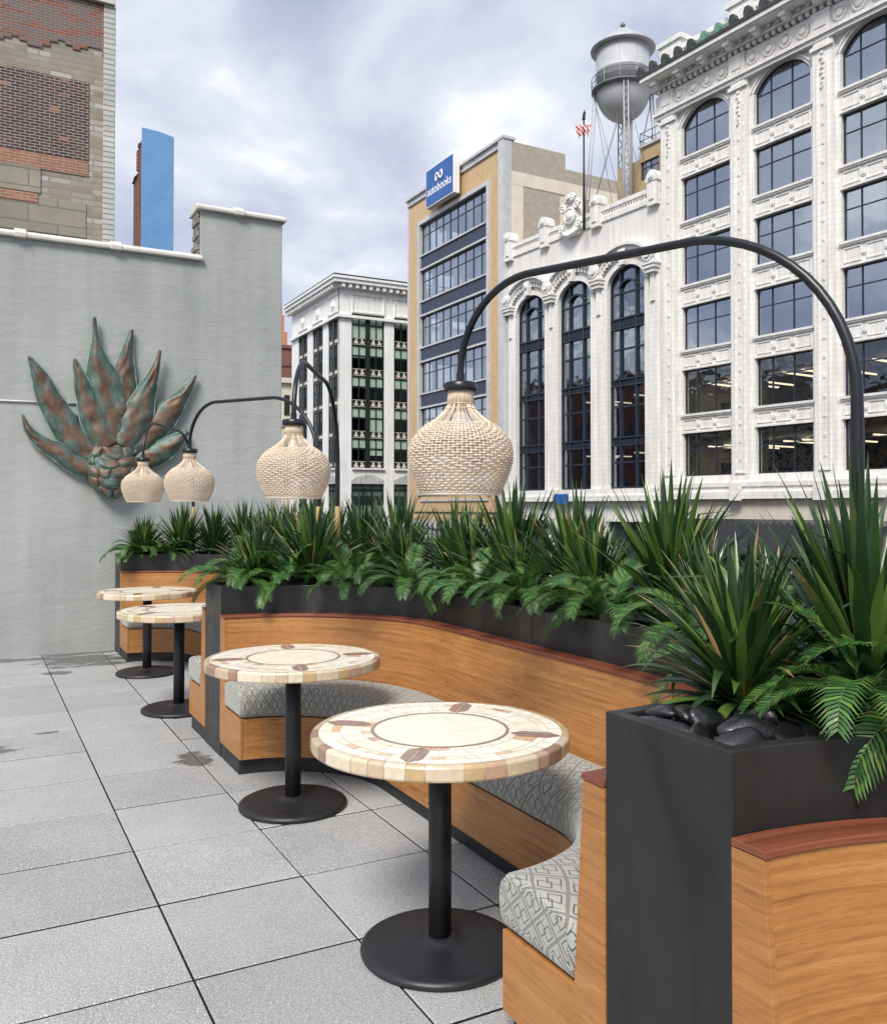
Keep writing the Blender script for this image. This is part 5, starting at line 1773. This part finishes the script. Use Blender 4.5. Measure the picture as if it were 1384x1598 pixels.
WY = 63.0
wc = at(972, 200, WY)
zb_ = zpar - .4
wt_ = empty('water_tower', (wc.x, wc.y, zb_), 0, 'grey round water tower with conical roof and splayed lattice legs on a roof', 'water tower')
mp = WY / F
zz_ = lambda v: at(972, v, WY).z - zb_
rT = 42.0 * mp
mb = MB(); mb.lathe([(rT, zz_(140)), (rT, zz_(118)), (rT * 1.012, zz_(117.5)), (rT * 1.012, zz_(116)), (rT, zz_(115.5)), (rT, zz_(76))], 40)
tank = mb.build('tank', MAT['tank'], wt_)
mb = MB()
for k in range(10):
    a = k * .628; mb.box(rT * math.cos(a) - .02, rT * math.cos(a) + .02, rT * math.sin(a) - .02, rT * math.sin(a) + .02, zz_(140), zz_(77))
mb.build('plate_seam', MAT['tank'], tank)
mb = MB(); mb.lathe([(rT * 1.19, zz_(80)), (rT * 1.2, zz_(78)), (rT * .75, zz_(63)), (rT * .35, zz_(51)), (.12, zz_(44))], 40); mb.build('conical_roof', MAT['tank'], wt_)
mb = MB(); mb.lathe([(.10, zz_(45)), (.13, zz_(42)), (.20, zz_(40)), (.12, zz_(37)), (.03, zz_(34.5))], 12); mb.build('finial', MAT['tankdark'], wt_)
mb = MB(); mb.lathe([(.35, zz_(191))] + [(rT * math.sin(R(t)), zz_(141) - (zz_(141) - zz_(190)) * math.cos(R(t))) for t in range(14, 91, 8)], 40); mb.build('round_bottom', MAT['tank'], wt_)
mb = MB(); mb.lathe([(rT * .99, zz_(146)), (rT * 1.17, zz_(144)), (rT * 1.17, zz_(141.5)), (rT * .99, zz_(141.2))], 40, capb=False, capt=False); mb.build('balcony', MAT['tankdark'], wt_)
mb = MB()
for v in (125, 133): mb.tube([(rT * 1.17 * math.cos(2 * PI * k / 40), rT * 1.17 * math.sin(2 * PI * k / 40), zz_(v)) for k in range(40)], .025, 5, closed=True, cap=False)
for k in range(20): mb.tube([(rT * 1.17 * math.cos(2 * PI * k / 20), rT * 1.17 * math.sin(2 * PI * k / 20), zz_(v)) for v in (142, 125)], .02, 5)
mb.build('balcony_rail', MAT['tankdark'], wt_)
mb = MB(); mb.tube([(.3, 0, 0), (.3, 0, zz_(188))], .38, 16); mb.build('riser_pipe', MAT['tank'], wt_)
feet = []
for k in range(4):
    a = R(-96 + 90 * k)
    tp = Vector((rT * 1.02 * math.cos(a), rT * 1.02 * math.sin(a), zz_(143))); ft = Vector((rT * 1.45 * math.cos(a), rT * 1.45 * math.sin(a), 0)); feet.append((tp, ft))
    mb = MB(); sd_ = Vector((-math.sin(a), math.cos(a), 0)); w = .15
    rad_ = Vector((math.cos(a), math.sin(a), 0))
    for s1 in (-1, 1):
        for s2 in (-1, 1): mb.tube([tp + sd_ * w * s1 + rad_ * w * s2 * .7, ft + sd_ * w * s1 + rad_ * w * s2 * .7], .045, 5)
    n = 22
    for q in range(n):
        f0, f1 = q / n, (q + 1) / n; s1 = 1 if q % 2 else -1
        for off in (-1, 1): mb.tube([tp.lerp(ft, f0) + sd_ * w * s1 + rad_ * w * .7 * off, tp.lerp(ft, f1) - sd_ * w * s1 + rad_ * w * .7 * off], .022, 4)
    lg = mb.build('lattice_leg', MAT['tank'], wt_)
    mb = MB(); mb.box(ft.x - .4, ft.x + .4, ft.y - .4, ft.y + .4, -.2, .12); mb.build('foot_plate', MAT['tankdark'], lg)
mb = MB()
for k in range(4):
    (t1, f1), (t2, f2) = feet[k], feet[(k + 1) % 4]
    mb.tube([t1.lerp(f1, .05), t2.lerp(f2, .98)], .018, 4); mb.tube([t2.lerp(f2, .05), t1.lerp(f1, .98)], .018, 4)
mb.build('tie_rods', MAT['tankdark'], wt_)

# ---- tan building with navy bands and the blue sign
F2 = Fac(790, 69.0, -78)
b2 = F2.root('tan_office_building', 0, 'honey stone office block with navy bands and long strip windows, carrying a blue sign')
yL = F2.y(639); y1, y0 = F2.y(657), F2.y(762)
zr = F2.z(790, 216)
top2 = F2.z(760, 291); per2 = F2.z(760, 372) - F2.z(760, 453.5); wh = F2.z(760, 291) - F2.z(760, 345)
zb2 = -6.5
nfl = 6
zbot = top2 - per2 * nfl + (per2 - wh)
mb = MB(); mb.box(0, .5, y1 + .35, yL, zbot - 1, zr - .5); mb.box(0, .5, .75, y0 - .35, zbot - 1, zr - .5); mb.box(0, .5, y0 - .35, y1 + .35, top2 + .35, zr - .5)
mb.box(0, .5, .75, yL, zbot - 3.2, zbot - 1.001)
mb.build('stone_cladding', MAT['tan'], b2)
mb = MB(); mb.box(-.22, .5, y1, y1 + .349, zbot - .9, top2 + .349); mb.box(-.22, .5, y0 - .349, y0, zbot - .9, top2 + .349); mb.box(-.22, .5, y0 + .001, y1 - .001, top2, top2 + .349)
mb.build('window_surround', MAT['alum'], b2)
mb = MB(); mb.box(-.3, .5, .0, .74, zb2, zr - .001); mb.box(-.06, .5, yL, yL + .3, zb2, zr - .3); mb.build('corner_pier', MAT['alum'], b2)
mb = MB(); mb.box(-.35, .8, -.1, yL + .35, zr, zr + .22); mb.box(-.28, .5, .0, yL + .3, zr - .5, zr - .001) if False else None
mb.box(-.15, .5, .742, yL + .2, zr - .499, zr - .001); mb.build('roof_coping', MAT['alum'], b2)
for k in range(nfl):
    zt_ = top2 - per2 * k; z0 = zt_ - wh
    if k < nfl - 1 or True:
        m_ = MB(); m_.box(.02, .3, y0 + .001, y1 - .001, z0 - (per2 - wh) + .17, z0 - .14); m_.build('navy_band', MAT['navy'], b2)
        m_ = MB(); m_.box(-.12, .3, y0 + .001, y1 - .001, z0 - .139, z0 + .0); m_.box(-.12, .3, y0 + .001, y1 - .001, z0 - (per2 - wh), z0 - (per2 - wh) + .169); m_.build('white_sill', MAT['alum'], b2)
    grid_window(b2, y0, y1, z0 + .001, zt_ - .001, [q / 9 for q in range(1, 9)], (.64,), MAT['frame'], MAT['glass'], xo=.2, bar=.10, name='strip_window')
mb = MB()
for k in range(nfl): z0 = top2 - per2 * k; mb.box(.6, 8, y0 - .3, y1 + .3, z0 + .05, z0 + per2 - wh - .05)
mb.box(7, 7.2, .9, yL - .2, zbot, zr - 1)
mb.build('office_interior', MAT['interior'], b2)
# venetian blinds behind a few panes
for k in range(4):
    for q in (1, 3, 4, 7) if k % 2 else (0, 2, 5, 6, 8):
        m_ = MB(); ya_ = y0 + (y1 - y0) * q / 9 + .1; yb_ = y0 + (y1 - y0) * (q + 1) / 9 - .1; zt_ = top2 - per2 * k
        m_.box(.42, .45, ya_, yb_, zt_ - wh * (.95 if (q + k) % 3 else .5), zt_ - .05); m_.build('window_blind', MAT['blind'], b2)
# brick end wall with cream frame
mb = MB()
xs1 = F2.xs(882, 240); xs2 = 26
zs1 = F2.z(790, 218); zs2 = zs1 - 1.25
mb.box(.501, xs1, .0, .4, zb2, zs1); mb.box(xs1, xs2, .0, .4, zb2, zs2)
mb.build('brick_end_wall', MAT['greybrick'], b2)
mb = MB()
for (xa, xb) in ((.502, 1.6), (xs1 - .55, xs1 + .45), (12.5, 13.5)): mb.box(xa, xb, -.03, -.001, 6, zs1 - 2.35 if xa < 1 else zs1 - 3.6)
for z in (zs1 - 3.4, zs1 - 11.5): mb.box(.504, 20, -.04, -.002 - .0, z, z + 1.05)
mb.build('concrete_frame', MAT['creamconc'], b2)
mb = MB(); mb.box(.501, 25, .401, yL - .1, zs2 - .6, zs2 - .3); mb.build('roof_deck', MAT['creamfar'], b2)
mb = MB(); mb.box(.0, .4, .75, yL, zb2, zbot - 3.21)
mb.build('street_level_wall', MAT['alum'], b2)
mb = MB()
yy = 1.2
while yy < yL - .5: mb.box(-.12, -.001, yy, yy + .12, zb2, zbot - 3.4); yy += .9
for z in (-2, -.5, 1): mb.box(-.08, -.001, 1, yL - .3, z, z + .1)
mb.build('shopfront_bars', MAT['frame'], b2)
# the sign
sy0, sy1 = F2.y(722, 300), F2.y(680, 300); sz0, sz1 = F2.z(722, 301), F2.z(722, 243)
sg = F2.root('roof_sign', 0, 'square blue sign with white lettering on the roof edge of the tan office block', 'sign')
mb = MB(); mb.box(-.95, -.36, sy0 - .12, sy1 + .12, sz0 - .12, sz1 + .12); mb.build('sign_box', MAT['signwhite'], sg, bevel=.03)
mb = MB(); mb.box(-.99, -.951, sy0 + .02, sy1 - .02, sz0 + .02, sz1 - .02); mb.build('blue_face', MAT['signblue'], sg)
cu = bpy.data.curves.new('txt', 'FONT'); cu.body = 'autobooks'; cu.size = 1.0; cu.align_x = 'CENTER'; cu.offset = .012
to = bpy.data.objects.new('txt', cu); COL.objects.link(to)
dg = bpy.context.evaluated_depsgraph_get(); dg.update()
tm = bpy.data.meshes.new_from_object(to.evaluated_get(dg))
wx = max(v.co.x for v in tm.vertices) - min(v.co.x for v in tm.vertices)
kk = (sy1 - sy0) * .90 / wx; cy = (sy0 + sy1) / 2; hz = sz1 - sz0
vv = [(-1.005, cy - v.co.x * kk, sz0 + hz * .27 + v.co.y * kk * 1.05) for v in tm.vertices]
ff = [tuple(p_.vertices) for p_ in tm.polygons]
bpy.data.objects.remove(to); bpy.data.curves.remove(cu); bpy.data.meshes.remove(tm)
mb = MB(); i0 = mb.add(vv)
for f_ in ff: mb.face([i0 + q for q in f_])
lo_ = mb.build('lettering', MAT['signwhite'], sg)
so2 = lo_.modifiers.new('Solid', 'SOLIDIFY'); so2.thickness = .03
mb = MB()
pts = []
for k in range(48):
    t = 2 * PI * k / 48
    x_ = math.cos(t); y_ = math.sin(2 * t) * .62
    pts.append((-1.02 - .02 * math.cos(t), cy - x_ * hz * .19, sz0 + hz * .66 + y_ * hz * .17))
mb.tube(pts, .085, 6, closed=True, cap=False)
mb.build('looped_emblem', MAT['signwhite'], sg)

# ---- white building with green black windows
F1 = Fac(530, 95.0, -35)
b1 = F1.root('white_corner_building', 0, 'white corner building with dark green windows and a bracketed cornice in the distance')
zc1 = F1.z(530, 436)
rowz = []
xw = [(F1.xs(549), F1.xs(600)), (F1.xs(615), F1.xs(615) + F1.xs(600) - F1.xs(549))]
yw = [(.45, F1.y(512)), (F1.y(504), F1.y(488)), (F1.y(480), F1.y(466))]
yE = F1.y(456); xE = 18
zt1 = F1.z(549, 476); pr1 = (F1.z(549, 524) - F1.z(549, 676)) / 3
nf = 5
zbt = zt1 - pr1 * nf
arch_s, arch_t, arch_bt = F1.z(549, 748), F1.z(575, 736), F1.z(549, 800)


def face1(side):
    """wall pieces for the end face (side 'x') or the street face ('y')"""
    mm_ = MB()
    if side == 'x':
        cs_ = xw; lo, hi = 0, xE; bx = lambda a, b, z0, z1, d0=0, d1=.5: mm_.box(a, b, d0, d1, z0, z1)
    else:
        cs_ = yw; lo, hi = .001, yE; bx = lambda a, b, z0, z1, d0=0, d1=.5: mm_.box(d0, d1, a, b, z0, z1)
    ee = [lo] + [e for c in cs_ for e in c] + [hi]
    for k in range(0, len(ee), 2): bx(ee[k], ee[k + 1], -6.5, zc1 - .5)
    for a, b in cs_:
        bx(a, b, zt1, zc1 - .5); bx(a, b, zbt - 1.6, zbt - .05)
        bx(a, b, zbt - .049, zbt + .1, -.25)
    return mm_


face1('x').build('end_wall', MAT['whitefar'], b1)
m1 = face1('y')
m1.build('street_wall', MAT['whitefar'], b1)
mb = MB(); mb.box(.51, xE, .51, yE, zc1 - 1.5, zc1 - .5); mb.box(2, xE, yE - .3, yE, -6.5, zc1 - 1.51); mb.build('roof_deck', MAT['creamfar'], b1)
mb = MB()
mb.box(-.35, xE, -.35, 0, zc1 - 4.1, zc1 - 3.8); mb.box(-.35, 0, .0, yE, zc1 - 4.1, zc1 - 3.8)
mb.box(-.25, xE, -.25, 0, zc1 - .9, zc1 - .5); mb.box(-.25, 0, 0, yE, zc1 - .9, zc1 - .5)
q = 0.0
while q < xE: mb.box(q, q + .35, -.8, -.26, zc1 - .9, zc1 - .46); q += .8
q = .2
while q < yE: mb.box(-.8, -.26, q, q + .35, zc1 - .9, zc1 - .46); q += .8
mb.box(-.95, xE, -.95, yE, zc1 - .45, zc1 - .05); mb.box(-1.1, xE, -1.1, yE, zc1 - .049, zc1 + .2)
for (a, b) in xw: mb.box(a, b, -.12, -.001, zc1 - 3.4, zc1 - 3.25); mb.box(a, b, -.12, -.001, zc1 - 1.5, zc1 - 1.35); mb.box(a, a + .15, -.12, -.001, zc1 - 3.249, zc1 - 1.501); mb.box(b - .15, b, -.12, -.001, zc1 - 3.249, zc1 - 1.501)
for (a, b) in yw: mb.box(-.12, -.001, a, b, zc1 - 3.4, zc1 - 3.25); mb.box(-.12, -.001, a, b, zc1 - 1.5, zc1 - 1.35)
for (a, b) in yw: mb.disc(-.001, (a + b) / 2, zc1 - 2.4, .6, .2, 12)
mb.build('cornice', MAT['whitefar'], b1)
mb = MB(); mb.box(-1.0, xE, -1.0, -.8, zc1 + .201, zc1 + .4); mb.box(-1.0, -.8, -.79, yE, zc1 + .201, zc1 + .4); mb.box(2.5, 3.2, 3, 3.7, zc1, zc1 + 1.6) if False else None; mb.build('roof_edge', MAT['cornicecopper'], b1)


def win1(side, a, b, z0, z1, seed):
    r = random.Random(seed); fr = MB(); gl = MB(); bl = MB(); orn = MB()
    d0 = .12
    bx = (lambda m, a_, b_, zz0, zz1, e0, e1: m.box(a_, b_, e0, e1, zz0, zz1)) if side == 'x' else (lambda m, a_, b_, zz0, zz1, e0, e1: m.box(e0, e1, a_, b_, zz0, zz1))
    h = z1 - z0; sp = h * .24; w = b - a; bar = .13
    bx(fr, a, b, z0, z0 + sp, d0, d0 + .3)
    bx(fr, a, a + bar, z0 + sp, z1, d0, d0 + .2); bx(fr, b - bar, b, z0 + sp, z1, d0, d0 + .2)
    c = (a + b) / 2
    bx(fr, c - .22, c + .22, z0 + sp, z1, d0 - .06, d0 + .2); bx(fr, a + bar, c - .22, z1 - .1, z1, d0, d0 + .2); bx(fr, c + .22, b - bar, z1 - .1, z1, d0, d0 + .2)
    for l, rr in ((a + bar, c - .22), (c + .22, b - bar)):
        m0 = (l + rr) / 2; bx(fr, m0 - .05, m0 + .05, z0 + sp, z1 - .1, d0 + .03, d0 + .15)
        zm = z0 + sp + (h - sp) * .55; bx(fr, l, rr, zm - .06, zm + .06, d0 + .02, d0 + .16)
        # cream scrollwork on the spandrel
        if side == 'x':
            for sx in (-1, 1):
                orn.prism([(m0 + sx * .08, z0 + sp * .2), (m0 + sx * .55, z0 + sp * .18), (m0 + sx * .62, z0 + sp * .5), (m0 + sx * .42, z0 + sp * .45), (m0 + sx * .45, z0 + sp * .82), (m0 + sx * .22, z0 + sp * .82), (m0 + sx * .25, z0 + sp * .5)], d0 - .06, d0 - .002, lambda x, q: (q[0], x, q[1]))
            orn.box(l + .05, rr - .05, d0 - .05, d0 - .002, z0 + sp * .04, z0 + sp * .10); orn.box(l + .05, rr - .05, d0 - .05, d0 - .002, z0 + sp * .9, z0 + sp * .96)
        else:
            orn.box(d0 - .05, d0 - .002, l + .2, rr - .2, z0 + sp * .3, z0 + sp * .7)
        dp = r.choice((.45, .45, .5, .98, .45, .7))
        zb4 = z1 - .1 - (h - sp) * dp
        bx(bl, l + .03, rr - .03, max(zb4, z0 + sp + .02), z1 - .12, d0 + .13, d0 + .16)
    w_ = fr.build('window', MAT['greenframe'], b1)
    if side == 'x': i = gl.add([(a + .05, d0 + .1, z0 + sp), (b - .05, d0 + .1, z0 + sp), (b - .05, d0 + .1, z1 - .02), (a + .05, d0 + .1, z1 - .02)])
    else: i = gl.add([(d0 + .1, a + .05, z0 + sp), (d0 + .1, b - .05, z0 + sp), (d0 + .1, b - .05, z1 - .02), (d0 + .1, a + .05, z1 - .02)])
    gl.face([i, i + 1, i + 2, i + 3]); gl.build('pane', MAT['glassgreen'] if side == 'x' else MAT['glass'], w_)
    bl.build('blind', MAT['blind'], w_); orn.build('scroll_panel', MAT['ornament'], w_)


for fi in range(nf):
    z1 = zt1 - pr1 * fi; z0 = z1 - pr1
    for k, (a, b) in enumerate(xw): win1('x', a, b, z0 + .1 if fi == nf - 1 else z0, z1, fi * 7 + k)
    for k, (a, b) in enumerate(yw): win1('y', a, b, z0 + .1 if fi == nf - 1 else z0, z1, 50 + fi * 7 + k)
# big arches of the lower storey
for k, (a, b) in enumerate(xw + yw):
    side = 'x' if k < 2 else 'y'
    fn = (lambda x, q: (q[0], x, q[1])) if side == 'x' else None
    m_ = MB(); cv_ = seg_curve(a, b, arch_s, max(.3, arch_t - arch_s), 12)
    m_.prism(cv_ + [(a, zbt - 1.6), (b, zbt - 1.6)], 0, .5, fn)
    m_.build('arch_head', MAT['whitefar'], b1)
    m_ = MB()
    ol = [(b, arch_bt - 3)] + cv_ + [(a, arch_bt - 3)]
    m_.prism(ol, .3, .4, fn, mi=0)
    w_ = m_.build('arched_window', MAT['archpane'], b1)
    m_ = MB(); c = (a + b) / 2
    bars = [(a, a + .15, arch_bt - 3, arch_s), (b - .15, b, arch_bt - 3, arch_s), (c - .55, c - .43, arch_bt - 3, arch_t - .1), (c + .43, c + .55, arch_bt - 3, arch_t - .1), (a + .15, b - .15, arch_s - 1.0, arch_s - .85), (a + .15, b - .15, arch_s - 2.5, arch_s - 1.7)]
    for (q0, q1, z0, z1) in bars:
        if side == 'x': m_.box(q0, q1, .15, .29, z0, z1)
        else: m_.box(.15, .29, q0, q1, z0, z1)
    m_.build('glazing_bars', MAT['greenframe'], w_)
mb = MB(); mb.box(4.5, 4.7, 1, yE - .5, -6, zc1 - 2); mb.box(.9, xE, 4.5, 4.7, -6, zc1 - 2)
for fi in range(nf + 1): z1 = zt1 - pr1 * fi; mb.box(.7, 4.4, .7, 4.4, z1 + .05, z1 + .6)
mb.build('dark_interior', MAT['interior2'], b1)

# ---- our own side of the street further on: seen mirrored in the windows opposite
for k_, (yy0, dep, hh, mt, lab) in enumerate(((30, 16, 13.5, 'brick_orange', 'brown brick street block hidden behind the grey wall, mirrored in opposite lower windows'), (47, 20, 15.5, 'creamfar', 'pale stone street block hidden behind the grey wall, mirrored in arched windows'), (68, 22, 17.5, 'redbrickfar', 'dark red street block hidden behind the grey wall, farthest one mirrored in windows'))):
    ro = empty('street_block', (-15.0 - .34 * yy0, yy0, 0), R(20), lab, 'building')
    m_ = MB(); m_.box(-8, 0, 0, dep, -6.5, hh); m_.build('block_wall', MAT[mt], ro)
    m_ = MB(); m_.box(-8.2, .4, -.2, dep + .2, hh + .001, hh + .8); m_.build('block_cornice', MAT['creamfar'], ro)
    for q in range(int(dep / 3)):
        for fl_ in range(5):
            m_ = MB(); m_.box(.001, .06, 1 + q * 3, 2.5 + q * 3, -4.5 + fl_ * 3.6, -2.4 + fl_ * 3.6); m_.build('window', MAT['frame'], ro)
# ---- far slivers between wall and corner building
p = at(448, 600, 125)
fb = empty('cream_building', (p.x, p.y, 0), F1.phi, 'narrow glimpse of a cream stone building between the grey wall and white corner building', 'building')
zcr = at(448, 598, 125).z
mb = MB(); mb.box(-4, 12, 0, 14, -6.5, zcr); mb.build('stone_wall', MAT['creamfar'], fb)
mb = MB(); mb.box(-4.5, 12, -.5, 14, zcr + .001, zcr + .7); mb.box(-4.2, 12, -.25, -.001, zcr - 6.2, zcr - 5.7); mb.build('cornice', MAT['creamfar'], fb)
for q in range(5):
    for r2 in range(3):
        m_ = MB(); x0 = -3.4 + q * 1.5; z0 = zcr - 4.6 - 5.2 * r2
        m_.box(x0, x0 + .8, -.06, -.001, z0, z0 + 2.9); m_.build('window', MAT['greenframe'], fb)
p = at(450, 560, 160)
rbk = empty('red_brick_building', (p.x, p.y, 0), F1.phi, 'distant dark red brick building right of the grey wall edge', 'building')
zrb = at(450, 544, 160).z
mb = MB(); mb.box(-6, 10, 0, 12, -6.5, zrb); mb.build('brick_wall', MAT['redbrickfar'], rbk)
mb = MB(); mb.box(-6.3, 10, -.3, 12, zrb + .001, zrb + .6); mb.box(-6.2, 10, -.2, -.001, zrb - 3.2, zrb - 2.7); mb.build('parapet', MAT['redbrickfar'], rbk)
p = at(437.0, 560, 190)
spi = empty('stepped_tower', (p.x, p.y, 0), F1.phi, 'slim orange terracotta stepped tower top beside the grey wall edge', 'tower')
zt0 = at(437, 545, 190).z; zt1_ = at(437, 462, 190).z
mb = MB(); h_ = zt1_ - zt0
mb.box(-2.2, 1.0, -2, 2, -6.5, zt0 + h_ * .3); mb.build('tower_shaft', MAT['spire'], spi)
mb = MB(); mb.box(-1.8, .55, -1.3, 1.3, zt0 + h_ * .301, zt0 + h_ * .62); mb.box(-1.6, .2, -.9, .9, zt0 + h_ * .621, zt0 + h_ * .85); mb.prism([(-.5, zt0 + h_ * .851), (.5, zt0 + h_ * .851), (0, zt0 + h_)], -1.0, 0); mb.build('stepped_crown', MAT['spire'], spi)
